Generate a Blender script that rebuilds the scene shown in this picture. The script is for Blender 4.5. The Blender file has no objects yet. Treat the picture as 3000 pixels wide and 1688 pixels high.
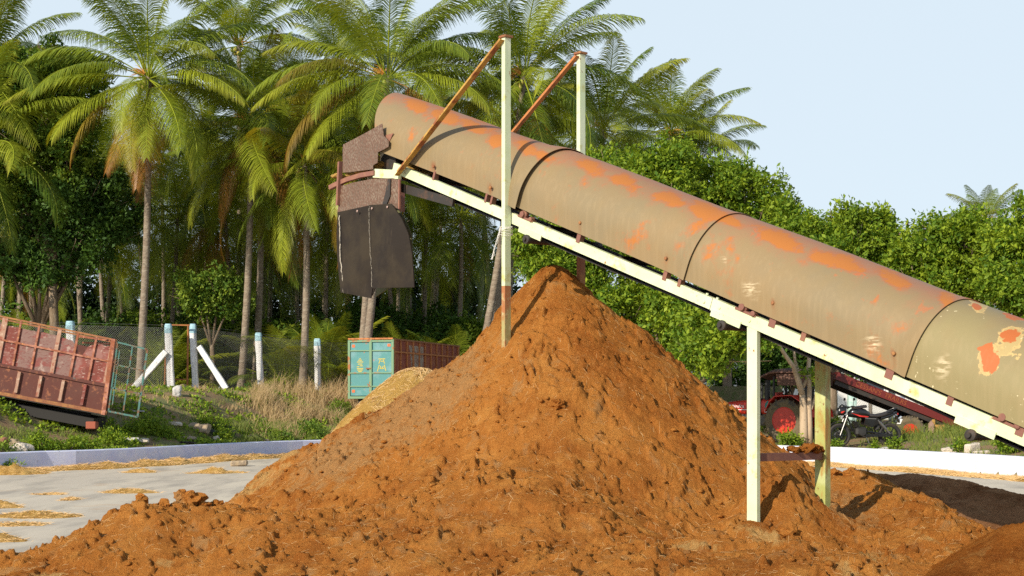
import bpy, math, random
import numpy as np
from mathutils import Vector, Matrix
R = math.radians
scn = bpy.context.scene
COL = scn.collection
# ------------------------------------------------------------------ camera, world, sun, exposure
FPX, YH, CH = 4200.0, 1165.0, 1.95          # focal length and horizon in photo pixels, eye height in metres
cam_d = bpy.data.cameras.new('camera')
cam = bpy.data.objects.new('camera', cam_d); COL.objects.link(cam)
cam.location = (0, 0, CH); cam.rotation_euler = (R(90), 0, 0)
cam_d.sensor_width = 36; cam_d.lens = 36*FPX/3000
cam_d.shift_y = (YH-844)/3000
cam_d.clip_start = .1; cam_d.clip_end = 3000
scn.camera = cam
SUN_AZ, SUN_EL = R(39), R(27)               # sun to the left behind the camera
sdir = Vector((-math.sin(SUN_AZ)*math.cos(SUN_EL), -math.cos(SUN_AZ)*math.cos(SUN_EL), math.sin(SUN_EL)))
world = bpy.data.worlds.new('World'); scn.world = world; world.use_nodes = True
wn = world.node_tree.nodes; wl = world.node_tree.links
sky = wn.new('ShaderNodeTexSky'); sky.sky_type = 'NISHITA'; sky.sun_disc = False
sky.sun_elevation = SUN_EL; sky.sun_rotation = math.atan2(sdir.x, sdir.y)
sky.air_density = 1.0; sky.dust_density = .8; sky.ozone_density = 1.5; sky.altitude = 100
bg = wn['Background']; bg.inputs['Strength'].default_value = .15
hz = wn.new('ShaderNodeMix'); hz.data_type = 'RGBA'; tcw = wn.new('ShaderNodeTexCoord'); sxyz = wn.new('ShaderNodeSeparateXYZ'); wl.new(tcw.outputs['Generated'], sxyz.inputs[0])   # haze whitens the sky, thinning overhead
mr = wn.new('ShaderNodeMapRange'); mr.interpolation_type = 'SMOOTHSTEP'; mr.inputs[1].default_value = .26; mr.inputs[2].default_value = .80; mr.inputs[3].default_value = .93; mr.inputs[4].default_value = .1; wl.new(sxyz.outputs[2], mr.inputs[0]); wl.new(mr.outputs[0], hz.inputs[0])
wl.new(sky.outputs[0], hz.inputs[6]); hz.inputs[7].default_value = (4.45, 5.15, 5.7, 1); wl.new(hz.outputs[2], bg.inputs[0])
sl = bpy.data.lights.new('sun', 'SUN'); sl.energy = 5.0; sl.angle = R(.6); sl.color = (1, .895, .73)
so = bpy.data.objects.new('sun', sl); COL.objects.link(so)
so.rotation_euler = sdir.to_track_quat('Z', 'Y').to_euler(); so.location = sdir*60
scn.view_settings.view_transform = 'Standard'; scn.view_settings.look = 'None'
scn.view_settings.exposure = .15; scn.view_settings.gamma = 1
scn.cycles.max_bounces = 6; scn.cycles.transparent_max_bounces = 6
scn.cycles.use_denoising = False

def P(px, py, d):                            # photo pixel at distance d (metres along the view) -> world point
    return np.array([(px-1500)/FPX*d, d, CH-(py-YH)/FPX*d])
def proj(p):
    p = np.asarray(p); return np.stack([1500+FPX*p[..., 0]/p[..., 1], YH-FPX*(p[..., 2]-CH)/p[..., 1]], -1)
def G(px, py, z=0.0):                        # photo pixel of a point at height z -> world point
    d = FPX*(CH-z)/(py-YH); return P(px, py, d)
def sstep(a, b, x):
    t = np.clip((x-a)/(b-a), 0, 1); return t*t*(3-2*t)
def nrm(v):
    v = np.asarray(v, float); return v/np.linalg.norm(v)

# ------------------------------------------------------------------ materials
def mat(name, col, rough=.8, metal=0, layers=(), bump=None, trans=0, tint=None, coords='Object', spec=None):
    """layers: (scale, colour, lo, hi, detail, stretch) noise masks; bump (scale, strength, dist); tint (attribute, colour)"""
    m = bpy.data.materials.new(name); m.use_nodes = True
    n = m.node_tree.nodes; l = m.node_tree.links
    b = n['Principled BSDF']; b.inputs['Roughness'].default_value = rough; b.inputs['Metallic'].default_value = metal
    if spec is not None: b.inputs['Specular IOR Level'].default_value = spec
    tc = n.new('ShaderNodeTexCoord').outputs[coords]
    c = n.new('ShaderNodeRGB'); c.outputs[0].default_value = (*col, 1); cur = c.outputs[0]
    def mix(a, colour, fac):
        x = n.new('ShaderNodeMix'); x.data_type = 'RGBA'; l.new(a, x.inputs[6]); x.inputs[7].default_value = (*colour, 1)
        if isinstance(fac, float): x.inputs[0].default_value = fac
        else: l.new(fac, x.inputs[0])
        return x.outputs[2]
    for L in layers:
        sc, colour, lo, hi = L[:4]; det = L[4] if len(L) > 4 else 6; st = L[5] if len(L) > 5 else None
        nz = n.new('ShaderNodeTexNoise'); nz.inputs['Scale'].default_value = sc; nz.inputs['Detail'].default_value = det
        nz.inputs['Roughness'].default_value = .62
        src = tc
        if st:
            mp = n.new('ShaderNodeMapping'); mp.inputs['Scale'].default_value = st; l.new(tc, mp.inputs[0]); src = mp.outputs[0]
        l.new(src, nz.inputs['Vector'])
        rr = n.new('ShaderNodeMapRange'); rr.inputs[1].default_value = lo; rr.inputs[2].default_value = hi; l.new(nz.outputs[0], rr.inputs[0])
        cur = mix(cur, colour, rr.outputs[0])
    if tint:
        for an, colour in (tint if isinstance(tint, list) else [tint]):
            at = n.new('ShaderNodeAttribute'); at.attribute_name = an
            cur = mix(cur, colour, at.outputs['Fac'])
    l.new(cur, b.inputs['Base Color'])
    if bump:
        nz = n.new('ShaderNodeTexNoise'); nz.inputs['Scale'].default_value = bump[0]; nz.inputs['Detail'].default_value = 8; l.new(tc, nz.inputs['Vector'])
        bp = n.new('ShaderNodeBump'); bp.inputs['Strength'].default_value = bump[1]; bp.inputs['Distance'].default_value = bump[2] if len(bump) > 2 else .02
        l.new(nz.outputs[0], bp.inputs['Height']); l.new(bp.outputs[0], b.inputs['Normal'])
    if trans:
        tr = n.new('ShaderNodeBsdfTranslucent'); ms = n.new('ShaderNodeMixShader'); ms.inputs[0].default_value = trans
        hs = n.new('ShaderNodeMix'); hs.data_type = 'RGBA'; hs.blend_type = 'MULTIPLY'; hs.inputs[0].default_value = 1
        l.new(cur, hs.inputs[6]); hs.inputs[7].default_value = (1.5, 1.35, .45, 1)
        l.new(hs.outputs[2], tr.inputs[0]); l.new(b.outputs[0], ms.inputs[1]); l.new(tr.outputs[0], ms.inputs[2])
        l.new(ms.outputs[0], n['Material Output'].inputs[0])
    return m

# ------------------------------------------------------------------ mesh helpers
class MB:
    def __init__(s): s.v = []; s.f = []; s.n = 0; s.smooth = False
    def add(s, v, f):
        v = np.asarray(v, float).reshape(-1, 3); k = s.n
        s.v.append(v); s.f += [tuple(i+k for i in q) for q in f]; s.n += len(v); return s
    def box(s, c, size, ax=None, bev=0):
        c = np.asarray(c, float); h = np.asarray(size, float)/2
        A = np.eye(3) if ax is None else np.array([nrm(a) for a in ax])
        if bev:                               # chamfered box
            pts = []; b = min(bev, h.min()*.49)
            for sx in (-1, 1):
                for sy in (-1, 1):
                    for sz in (-1, 1):
                        pts += [(sx*(h[0]-b), sy*(h[1]-b), sz*h[2]), (sx*(h[0]-b), sy*h[1], sz*(h[2]-b)), (sx*h[0], sy*(h[1]-b), sz*(h[2]-b))]
            pts = np.array(pts)@A + c
            import bmesh
            bm = bmesh.new()
            vs = [bm.verts.new(p) for p in pts]; bmesh.ops.convex_hull(bm, input=vs)
            bm.verts.index_update()
            s.add([v.co[:] for v in bm.verts], [[v.index for v in f.verts] for f in bm.faces]); bm.free(); return s
        p = np.array([(x, y, z) for x in (-1, 1) for y in (-1, 1) for z in (-1, 1)])*h
        s.add(p@A+c, [(0, 1, 3, 2), (4, 6, 7, 5), (0, 4, 5, 1), (2, 3, 7, 6), (0, 2, 6, 4), (1, 5, 7, 3)]); return s
    def bar(s, a, b, w, h, up=(0, 0, 1)):     # rectangular bar from a to b
        a = np.asarray(a, float); b = np.asarray(b, float); d = nrm(b-a)
        side = np.cross(d, up)
        if np.linalg.norm(side) < 1e-4: side = np.cross(d, (0, 1, 0))
        side = nrm(side); upv = np.cross(side, d)
        return s.box((a+b)/2, (np.linalg.norm(b-a), w, h), (d, side, upv))
    def tube(s, pts, rad, n=8, cap=True):
        pts = np.asarray(pts, float); m = len(pts)
        rad = np.full(m, rad, float) if np.isscalar(rad) else np.asarray(rad, float)
        t = np.gradient(pts, axis=0); t /= np.linalg.norm(t, axis=1)[:, None]+1e-12
        ref = np.array([0, 0, 1.]) if abs(t[:, 2]).mean() < .8 else np.array([0, 1., 0])
        a = np.cross(t, ref); a /= np.linalg.norm(a, axis=1)[:, None]+1e-9; b = np.cross(t, a)
        th = np.linspace(0, 2*np.pi, n, endpoint=False)
        v = pts[:, None]+rad[:, None, None]*(np.cos(th)[None, :, None]*a[:, None]+np.sin(th)[None, :, None]*b[:, None])
        f = [(i*n+j, i*n+(j+1) % n, (i+1)*n+(j+1) % n, (i+1)*n+j) for i in range(m-1) for j in range(n)]
        if cap: f += [tuple(range(n))[::-1], tuple(range((m-1)*n, m*n))]
        return s.add(v, f)
    def lathe(s, c, axis, prof, n=28, closed=False):   # prof: (offset along axis, radius)
        axis = nrm(axis); ref = (0, 0, 1) if abs(axis[2]) < .9 else (1, 0, 0)
        a = nrm(np.cross(axis, ref)); b = np.cross(axis, a); c = np.asarray(c, float)
        th = np.linspace(0, 2*np.pi, n, endpoint=False); m = len(prof)
        v = [c+axis*o+r*(math.cos(q)*a+math.sin(q)*b) for o, r in prof for q in th]
        rng = m if closed else m-1
        f = [(i*n+j, i*n+(j+1) % n, ((i+1) % m)*n+(j+1) % n, ((i+1) % m)*n+j) for i in range(rng) for j in range(n)]
        if not closed: f += [tuple(range(n))[::-1], tuple(range((m-1)*n, m*n))]
        return s.add(v, f)
    def loft(s, secs, n=16, p=2.5, ax=None, origin=(0, 0, 0)):   # secs: (x, y, z, half_y, half_z), superellipse rings
        A = np.eye(3) if ax is None else np.array(ax, float); th = np.linspace(0, 2*np.pi, n, endpoint=False); m = len(secs); v = []
        for x, y, z, hy, hz in secs:
            for q in th:
                c_, s_ = math.cos(q), math.sin(q)
                v.append((x, y+hy*np.sign(c_)*abs(c_)**(2/p), z+hz*np.sign(s_)*abs(s_)**(2/p)))
        f = [(i*n+j, i*n+(j+1) % n, (i+1)*n+(j+1) % n, (i+1)*n+j) for i in range(m-1) for j in range(n)]
        f += [tuple(range(n))[::-1], tuple(range((m-1)*n, m*n))]
        return s.add(np.array(v)@A+np.array(origin), f)
    def prism(s, poly, ext):                  # polygon points extruded by vector ext
        poly = np.asarray(poly, float); n = len(poly)
        v = np.vstack([poly, poly+np.asarray(ext, float)])
        f = [tuple(range(n)), tuple(range(n, 2*n))[::-1]]+[(i, i+n, (i+1) % n+n, (i+1) % n) for i in range(n)]
        return s.add(v, f)
    def make(s, name, m, parent=None, smooth=False, off=None, mb_attr=None):
        V = np.vstack(s.v) if s.v else np.zeros((0, 3))
        if off is not None: V = V-np.asarray(off)
        me = bpy.data.meshes.new(name); me.from_pydata(V.tolist(), [], s.f)
        import bmesh
        if len(s.f) < 60000:
            bm = bmesh.new(); bm.from_mesh(me); bmesh.ops.recalc_face_normals(bm, faces=bm.faces); bm.to_mesh(me); bm.free()
        me.materials.append(m)
        if smooth: me.shade_smooth()
        return link(name, me, parent)
def link(name, me, parent=None):
    o = bpy.data.objects.new(name, me); COL.objects.link(o)
    if parent is not None: o.parent = parent
    return o
def smooth_by_angle(o, ang=35):
    me = o.data; me.shade_smooth()
    try: me.set_sharp_from_angle(angle=R(ang))
    except Exception: pass
    return o
def fast_mesh(name, V, F, m, smooth=False, attrs=None):       # big all-quad or all-tri meshes
    V = np.ascontiguousarray(V, dtype=np.float32); F = np.ascontiguousarray(F, dtype=np.int32); k = F.shape[1]
    me = bpy.data.meshes.new(name); me.vertices.add(len(V)); me.vertices.foreach_set('co', V.ravel())
    me.loops.add(F.size); me.loops.foreach_set('vertex_index', F.ravel())
    me.polygons.add(len(F)); me.polygons.foreach_set('loop_start', np.arange(0, F.size, k, dtype=np.int32))
    me.update(calc_edges=True); me.materials.append(m)
    for an, d in (attrs or {}).items():
        a = me.attributes.new(an, 'FLOAT', 'POINT'); a.data.foreach_set('value', np.ascontiguousarray(d, dtype=np.float32))
    if smooth: me.shade_smooth()
    me.validate(); return me
def thing(name, label, cat, loc=(0, 0, 0), rz=0, group=None):
    o = bpy.data.objects.new(name, None); COL.objects.link(o); o.location = tuple(float(q) for q in loc); o.rotation_euler = (0, 0, rz)
    o.empty_display_size = .2
    return tag(o, label, cat, group)
def tag(o, label=None, cat=None, group=None, kind=None):
    if label: o['label'] = label
    if cat: o['category'] = cat
    if group: o['group'] = group
    if kind: o['kind'] = kind
    return o
def lettering(txt, size, m, parent, loc, rot, name='lettering', ext=.002):
    c = bpy.data.curves.new(name, 'FONT'); c.body = txt; c.size = size; c.extrude = ext; c.align_x = 'CENTER'; c.align_y = 'CENTER'
    c.materials.append(m); tmp = bpy.data.objects.new(name, c); COL.objects.link(tmp); me = bpy.data.meshes.new_from_object(tmp.evaluated_get(bpy.context.evaluated_depsgraph_get())); bpy.data.objects.remove(tmp)
    if not me.materials: me.materials.append(m)
    o = bpy.data.objects.new(name, me); COL.objects.link(o); o.parent = parent; o.location = loc; o.rotation_euler = rot
    return o

# ------------------------------------------------------------------ noise
def vnoise(x, y, seed):                       # gradient noise, vectorised
    rng = np.random.RandomState(seed); g = rng.rand(257, 257)*2*np.pi
    xi = np.floor(x).astype(int); yi = np.floor(y).astype(int); fx = x-xi; fy = y-yi
    u = fx*fx*fx*(fx*(fx*6-15)+10); v = fy*fy*fy*(fy*(fy*6-15)+10)
    def gr(i, j, dx, dy):
        a = g[i % 257, j % 257]; return np.cos(a)*dx+np.sin(a)*dy
    n00 = gr(xi, yi, fx, fy); n10 = gr(xi+1, yi, fx-1, fy); n01 = gr(xi, yi+1, fx, fy-1); n11 = gr(xi+1, yi+1, fx-1, fy-1)
    return (n00*(1-u)+n10*u)*(1-v)+(n01*(1-u)+n11*u)*v
def fbm(x, y, sc, octv, seed, gain=.5, ridged=False):
    r = 0; a = 1; t = 0
    for k in range(octv):
        n = vnoise(x*sc+k*17.3, y*sc-k*9.1, seed+k)
        if ridged: n = .5-abs(n)
        r = r+a*n; t += a; a *= gain; sc *= 2.03
    return r/t

# ------------------------------------------------------------------ ground, yard, kerb
kerb_px = [(-900, 1372), (0, 1325), (348, 1316), (650, 1299), (907, 1289), (1300, 1283), (1700, 1285), (2000, 1294), (2293, 1306), (2430, 1309), (2700, 1322), (3000, 1338), (3600, 1378)]
KP = np.array([G(x, y, .5)[:2] for x, y in kerb_px])
for _ in range(2):                            # round the corners of the kerb line
    KP = np.vstack([KP[:1]]+[np.array([.75*a+.25*b, .25*a+.75*b]) for a, b in zip(KP[:-1], KP[1:])]+[KP[-1:]])
def yk(x): return np.interp(x, KP[:, 0], KP[:, 1])
def ground_z(x, y):
    x = np.asarray(x, float); y = np.asarray(y, float); e = y-yk(x)
    amp = 1.8*(1-sstep(-1, 6, x))+.35*sstep(-1, 6, x)
    z = .40+amp*sstep(.5, 11, e)+.10*fbm(x, y, .35, 3, 5)*sstep(.3, 2, e)
    z = np.where((e < .40) | (x < KP[0, 0]) & (y < KP[0, 1]) | (x > KP[-1, 0]) & (y < KP[-1, 1]), -.12, z)
    return z
m_soil = mat('bank_soil', (.23, .14, .07), .95, layers=[(1.2, (.17, .17, .06), .45, .6), (9, (.30, .20, .11), .5, .7), (.5, (.12, .14, .045), .5, .62)], bump=(14, .5, .05))
def grid_mesh(xs, ys, fz):
    X, Y = np.meshgrid(xs, ys); Z = fz(X, Y); nx, ny = len(xs), len(ys)
    V = np.stack([X, Y, Z], -1).reshape(-1, 3); i = np.arange(nx*ny).reshape(ny, nx)
    F = np.stack([i[:-1, :-1], i[:-1, 1:], i[1:, 1:], i[1:, :-1]], -1).reshape(-1, 4); return V, F
xs = np.concatenate([np.linspace(-900, -60, 12), np.linspace(-56, -22, 18), np.arange(-20, 20, .22), np.linspace(21, 60, 20), np.linspace(70, 900, 12)])
ys = np.concatenate([np.linspace(-60, 24, 12), np.arange(26, 72, .22), np.linspace(74, 150, 20), np.linspace(180, 1600, 12)])
V, F = grid_mesh(xs, ys, ground_z)
tag(link('ground', fast_mesh('ground', V, F, m_soil, True)), 'brown earth ground with green and dry growth behind the kerb', 'ground', kind='structure')
m_conc = mat('yard_concrete', (.50, .44, .35), .9, layers=[(.35, (.60, .53, .41), .42, .62, 5, (1, .35, 1)), (1.4, (.36, .32, .26), .48, .66, 8, (1, .25, 1)), (.5, (.47, .30, .16), .60, .75, 8, (1, 1.5, 1)), (40, (.36, .33, .29), .62, .72)], bump=(60, .15, .01))
yard = MB(); inset = KP+np.array([0, -.02])
top = [(*p, 0.0) for p in inset]+[(40, 20, 0), (40, -25, 0), (-40, -25, 0), (-40, 20, 0)]
yard.prism(top, (0, 0, -.1))
tag(yard.make('yard_pavement', m_conc), 'pale concrete yard floor around the coir heaps', 'pavement', kind='structure')
def kerb(name, pts, m, label):
    mb = MB(); n = len(pts); q = []
    for i, p in enumerate(pts):
        t = nrm(pts[min(i+1, n-1)]-pts[max(i-1, 0)]); s = np.array([-t[1], t[0]])
        for (o, z) in ((0, 0), (0, .475), (.025, .5), (.2, .5), (.22, .3), (.22, 0)): q.append((*(p+s*o), z))
    f = [(i*6+j, i*6+(j+1) % 6, (i+1)*6+(j+1) % 6, (i+1)*6+j) for i in range(n-1) for j in range(6)]+[(5, 4, 3, 2, 1, 0), tuple(range((n-1)*6, n*6))]
    mb.add(q, f); return tag(mb.make(name, m), label, 'kerb wall', 'painted kerb walls round the yard')
def dense(p, st=1.0):
    o = [p[0]]
    for a, b in zip(p[:-1], p[1:]):
        k = max(1, int(np.linalg.norm(b-a)/st)); o += [a+(b-a)*i/k for i in range(1, k+1)]
    return np.array(o)
m_kl = mat('lavender_paint', (.56, .59, .80), .85, layers=[(3, (.64, .67, .82), .4, .6), (12, (.30, .28, .34), .62, .74, 8), (1.5, (.60, .60, .72), .6, .7, 8, (1, 1, 3))], bump=(20, .3, .01))
m_kr = mat('whitewash', (.60, .60, .66), .85, layers=[(2, (.66, .66, .71), .4, .6), (14, (.33, .31, .31), .64, .75, 9), (1.2, (.60, .62, .76), .45, .6), (5, (.70, .70, .50), .7, .76)], bump=(20, .3, .01))
kerb('kerb_wall', dense(KP[:21]), m_kl, 'lavender painted low kerb wall along the far left edge of the yard')
kerb('kerb_wall', dense(KP[20:]), m_kr, 'whitewashed low kerb wall below the tractor and motorcycle')

# ------------------------------------------------------------------ conveyor frame of reference
U = nrm([-3700, 4200, 2115]); VV = nrm([U[1], -U[0], 0]); W = np.cross(VV, U)
W = W if W[2] > 0 else -W
UH = nrm([U[0], U[1], 0])
B0 = P(1482, 632, 14.15)
def CV(t, v, w): return B0-np.asarray(t)[..., None]*U+np.asarray(v)[..., None]*VV+np.asarray(w)[..., None]*W if np.ndim(t) else B0-t*U+v*VV+w*W
def tpx(px):
    k = (px-1500)/FPX; return (k*B0[1]-B0[0])/(k*U[1]-U[0])
def onv(px, py, v=0.0):
    r = np.array([(px-1500)/FPX, 1, -(py-YH)/FPX]); C = np.array([0, 0, CH]); k = (v+(B0-C)@VV)/(r@VV); return C+k*r

# ------------------------------------------------------------------ coir heaps
HP = P(1620, 772, 14.9)
def cone(X, Y, p, s, r0=.12, ex=1.0):
    d = np.sqrt((X-p[0])**2+((Y-p[1])*ex)**2+r0*r0)-r0; return p[2]-s*d
def ridge(X, Y, a, b, s, r0=.25):
    a = np.asarray(a); b = np.asarray(b); L = b[:2]-a[:2]; t = np.clip(((X-a[0])*L[0]+(Y-a[1])*L[1])/(L@L), 0, 1)
    dx = X-a[0]-t*L[0]; dy = Y-a[1]-t*L[1]
    return a[2]+(b[2]-a[2])*t-s*(np.sqrt(dx*dx+dy*dy+r0*r0)-r0)
def smax(a, b, k=.12):
    h = np.clip(.5+.5*(a-b)/k, 0, 1); return b+(a-b)*h+k*h*(1-h)
def bumps(Z, xs, ys, n, rmin, rmax, hgt, seed, keep=None):
    rng = np.random.RandomState(seed); dx = xs[1]-xs[0]
    for _ in range(n):
        r = rmin+(rmax-rmin)*rng.rand()**3; cx = xs[0]+rng.rand()*(xs[-1]-xs[0]); cy = ys[0]+rng.rand()*(ys[-1]-ys[0])
        if keep is not None and rng.rand() > keep(cx, cy): continue
        el = .7+.6*rng.rand(); an = rng.rand()*3.14; i0 = int((cx-r*1.4-xs[0])/dx); i1 = int((cx+r*1.4-xs[0])/dx)+2; j0 = int((cy-r*1.4-ys[0])/dx); j1 = int((cy+r*1.4-ys[0])/dx)+2
        i0 = max(i0, 0); j0 = max(j0, 0)
        if i1 <= i0 or j1 <= j0: continue
        X, Y = np.meshgrid(xs[i0:i1]-cx, ys[j0:j1]-cy); c, s = math.cos(an), math.sin(an)
        q = 1-(((X*c+Y*s)/el)**2+((Y*c-X*s)*el)**2)/(r*r)
        Z[j0:j1, i0:i1] += hgt*r*np.sqrt(np.clip(q, 0, 1))*(.7+.6*rng.rand())
def coir_mat(name, base, dark, light, straw, tan):
    m = bpy.data.materials.new(name); m.use_nodes = True; n = m.node_tree.nodes; l = m.node_tree.links; b = n['Principled BSDF']
    b.inputs['Roughness'].default_value = 1; b.inputs['Specular IOR Level'].default_value = .0
    tc = n.new('ShaderNodeTexCoord').outputs['Object']
    def nz(sc, det=6, st=None, ro=.6):
        x = n.new('ShaderNodeTexNoise'); x.inputs['Scale'].default_value = sc; x.inputs['Detail'].default_value = det; x.inputs['Roughness'].default_value = ro
        if st:
            mp = n.new('ShaderNodeMapping'); mp.inputs['Scale'].default_value = st; mp.inputs['Rotation'].default_value = (0, .6, .5); l.new(tc, mp.inputs[0]); l.new(mp.outputs[0], x.inputs['Vector'])
        else: l.new(tc, x.inputs['Vector'])
        return x.outputs[0]
    def rng(s, lo, hi):
        x = n.new('ShaderNodeMapRange'); x.inputs[1].default_value = lo; x.inputs[2].default_value = hi; l.new(s, x.inputs[0]); return x.outputs[0]
    def mix(a, c, f):
        x = n.new('ShaderNodeMix'); x.data_type = 'RGBA'; l.new(f, x.inputs[0])
        if isinstance(a, tuple): x.inputs[6].default_value = (*a, 1)
        else: l.new(a, x.inputs[6])
        if isinstance(c, tuple): x.inputs[7].default_value = (*c, 1)
        else: l.new(c, x.inputs[7])
        return x.outputs[2]
    def math_(op, a, c):
        x = n.new('ShaderNodeMath'); x.operation = op
        for i, q in enumerate((a, c)):
            if isinstance(q, (int, float)): x.inputs[i].default_value = q
            else: l.new(q, x.inputs[i])
        return x.outputs[0]
    cur = mix(base, dark, rng(nz(1.1, 7, None, .7), .46, .62)); cur = mix(cur, light, rng(nz(3, 8, None, .7), .48, .66)); cur = mix(cur, tan, rng(nz(2.2, 7, (2.2, 2.2, .6), .65), .56, .68))
    def att(a):
        x = n.new('ShaderNodeAttribute'); x.attribute_name = a; return x.outputs['Fac']
    edge = math_('SUBTRACT', nz(6, 8, None, .7), .5)
    for an, c in (('tan', tan), ('straw', straw), ('dark_zone', dark)):
        f = rng(math_('ADD', att(an), math_('MULTIPLY', edge, 1.6)), .35, .65); cur = mix(cur, c, f)
    cur = mix(cur, tuple(x*.55 for x in base), rng(nz(45, 5, None, .8), .62, .72))
    cur = mix(cur, light, rng(nz(70, 3, None, .8), .58, .66))
    cur = mix(cur, tuple(min(1, x*1.7) for x in straw), math_('MULTIPLY', rng(nz(55, 3, (1, 6, 1)), .63, .68), .55))
    l.new(cur, b.inputs['Base Color'])
    bp = n.new('ShaderNodeBump'); bp.inputs['Strength'].default_value = 1; bp.inputs['Distance'].default_value = .042
    hh = math_('ADD', math_('MULTIPLY', nz(30, 8, None, .8), 1.0), math_('MULTIPLY', nz(110, 4, None, .8), .4))
    l.new(hh, bp.inputs['Height']); l.new(bp.outputs[0], b.inputs['Normal']); return m
m_coir = coir_mat('coir_pith', (.50, .192, .042), (.36, .122, .026), (.60, .26, .062), (.56, .33, .12), (.46, .24, .092))
m_coir_red = coir_mat('coir_pith_rust', (.34, .110, .020), (.20, .060, .014), (.42, .16, .035), (.55, .32, .10), (.36, .17, .05))
m_coir_dark = coir_mat('coir_pith_dark', (.42, .20, .09), (.24, .10, .04), (.46, .25, .12), (.40, .25, .11), (.25, .12, .05))
m_straw = coir_mat('coir_fibre', (.52, .31, .085), (.38, .20, .05), (.62, .40, .14), (.70, .45, .15), (.55, .30, .08))
def heap_mesh(name, xs, ys, fz, m, rough, seed, nb, masks=None, post=None, clod=None, floor=0.0, drop=0.0):
    X, Y = np.meshgrid(xs, ys); Z = fz(X, Y); Z0 = Z.copy()
    am = .30+.9*sstep(-.10, .22, fbm(X, Y, .9, 3, seed+81))                        # smooth slides next to crumbly patches
    Z = Z-drop+rough*(.8*fbm(X, Y, 1.1, 3, seed)+am*(.22*fbm(X, Y, 3.7, 4, seed+20, .6)+.12*(fbm(X, Y, 9, 4, seed+40, .7, True)-.25)+.09*vnoise(X*25, Y*25, seed+60))+.06*vnoise(X*52, Y*52, seed+62))
    amp_ = am
    if nb: Zb = np.zeros_like(Z); bumps(Zb, xs, ys, nb[0], nb[1], nb[2], nb[3], seed+3, clod); Z = Z+Zb*amp_
    if post: Z = post(X, Y, Z)
    nx, ny = len(xs), len(ys); V = np.stack([X, Y, Z], -1).reshape(-1, 3)
    # small sideways jitter breaks the straight grid
    rng = np.random.RandomState(seed); V[:, :2] += (rng.rand(len(V), 2)-.5)*(xs[1]-xs[0])*.5
    i = np.arange(nx*ny).reshape(ny, nx); F = np.stack([i[:-1, :-1], i[:-1, 1:], i[1:, 1:], i[1:, :-1]], -1).reshape(-1, 4)
    F = F[(V[F][:, :, 2] > floor-.06).any(axis=1)]
    used, inv = np.unique(F, return_inverse=True); F = inv.reshape(F.shape); V = V[used]
    at = {k: v.reshape(-1)[used] for k, v in (masks(X, Y, Z) if masks else {}).items()}
    return fast_mesh(name, V, F, m, False, at), (X, Y, Z)
def main_z(X, Y):
    wob = 1+.05*np.sin(3*np.arctan2(Y-HP[1], X-HP[0])+.7)
    z = cone(X, Y, HP, .80+.05*sstep(0, 1.5, X-HP[0]), .10)
    z = z-.12*np.exp(-(((X-HP[0]+1.9)**2+(Y-HP[1]+1.6)**2)/1.5))
    z = smax(z, ridge(X, Y, (-.20, 14.1, 2.45), (-.8, 12.4, 1.22), .8, .15), .1)         # shoulder below the left pole
    Q = [P(1420, 995, 15.1), P(1260, 1128, 15.4), P(1040, 1240, 15.4), P(900, 1312, 15.2), P(760, 1412, 14.8), P(690, 1470, 14.4)]
    for a, b in zip(Q[:-1], Q[1:]): z = smax(z, ridge(X, Y, a, b, .70, .12), .03)           # long left flank
    z = smax(z, cone(X, Y, P(1500, 1330, 12.4), .50, .35), .2)                              # bulge low on the face
    L = [P(640, 1478, 12.6), P(430, 1485, 12.2), P(220, 1575, 12.0), P(-60, 1725, 11.8)]
    for a, b in zip(L[:-1], L[1:]): z = smax(z, ridge(X, Y, a, b, .47, .3), .12)            # low berm running left
    z = smax(z, ridge(X, Y, P(1250, 1500, 11.5), P(640, 1490, 12.4), .42, .4), .2)
    z = smax(z, cone(X, Y, P(2215, 1520, 11.85), .42, .3), .06); z = smax(z, cone(X, Y, P(2407, 1485, 12.5), .5, .3), .06)
    Rr = [P(2380, 1372, 14.6), P(2520, 1388, 14.3), P(2640, 1455, 13.0), P(2760, 1530, 11.9), P(2850, 1600, 11.0)]
    for a, b in zip(Rr[:-1], Rr[1:]): z = smax(z, ridge(X, Y, a, b, .50, .25), .12)        # orange ridge right of the legs
    z = smax(z, ridge(X, Y, P(1750, 1600, 9.9), P(2300, 1590, 9.9), .40, .5), .25)
    z = smax(z, ridge(X, Y, P(2305, 1378, 12.35), P(2300, 1440, 12.1), .80, .12), .05)      # spur between the two legs
    z = smax(z, ridge(X, Y, P(1700, 1700, 9.2), P(2900, 1640, 9.6), .35, .5), .25)
    z = smax(z, ridge(X, Y, P(2100, 1560, 10.6), P(2560, 1640, 10.2), .35, .3), .12)
    return z-.24*np.exp(-((X+.75)**2/.42)-((Y-14.9)**2/6))
stepx = .0135
xs = np.arange(-6.2, 5.4, stepx); ys = np.arange(8.3, 19.4, stepx*1.15)
cracks = [[(1597, 1014), (1592, 1058), (1564, 1080)], [(1635, 1057), (1673, 1090), (1662, 1118)], [(1537, 1096), (1559, 1156)], [(1565, 1100), (1572, 1130)],
          [(1640, 1180), (1700, 1172), (1706, 1150)], [(1462, 1240), (1466, 1180)], [(1385, 1280), (1330, 1300)], [(1790, 1338), (1826, 1352), (1815, 1365)],
          [(1405, 1440), (1450, 1425)], [(1560, 1325), (1540, 1345), (1500, 1360)], [(1410, 1380), (1360, 1420)], [(1500, 1455), (1560, 1430)]]
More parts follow.
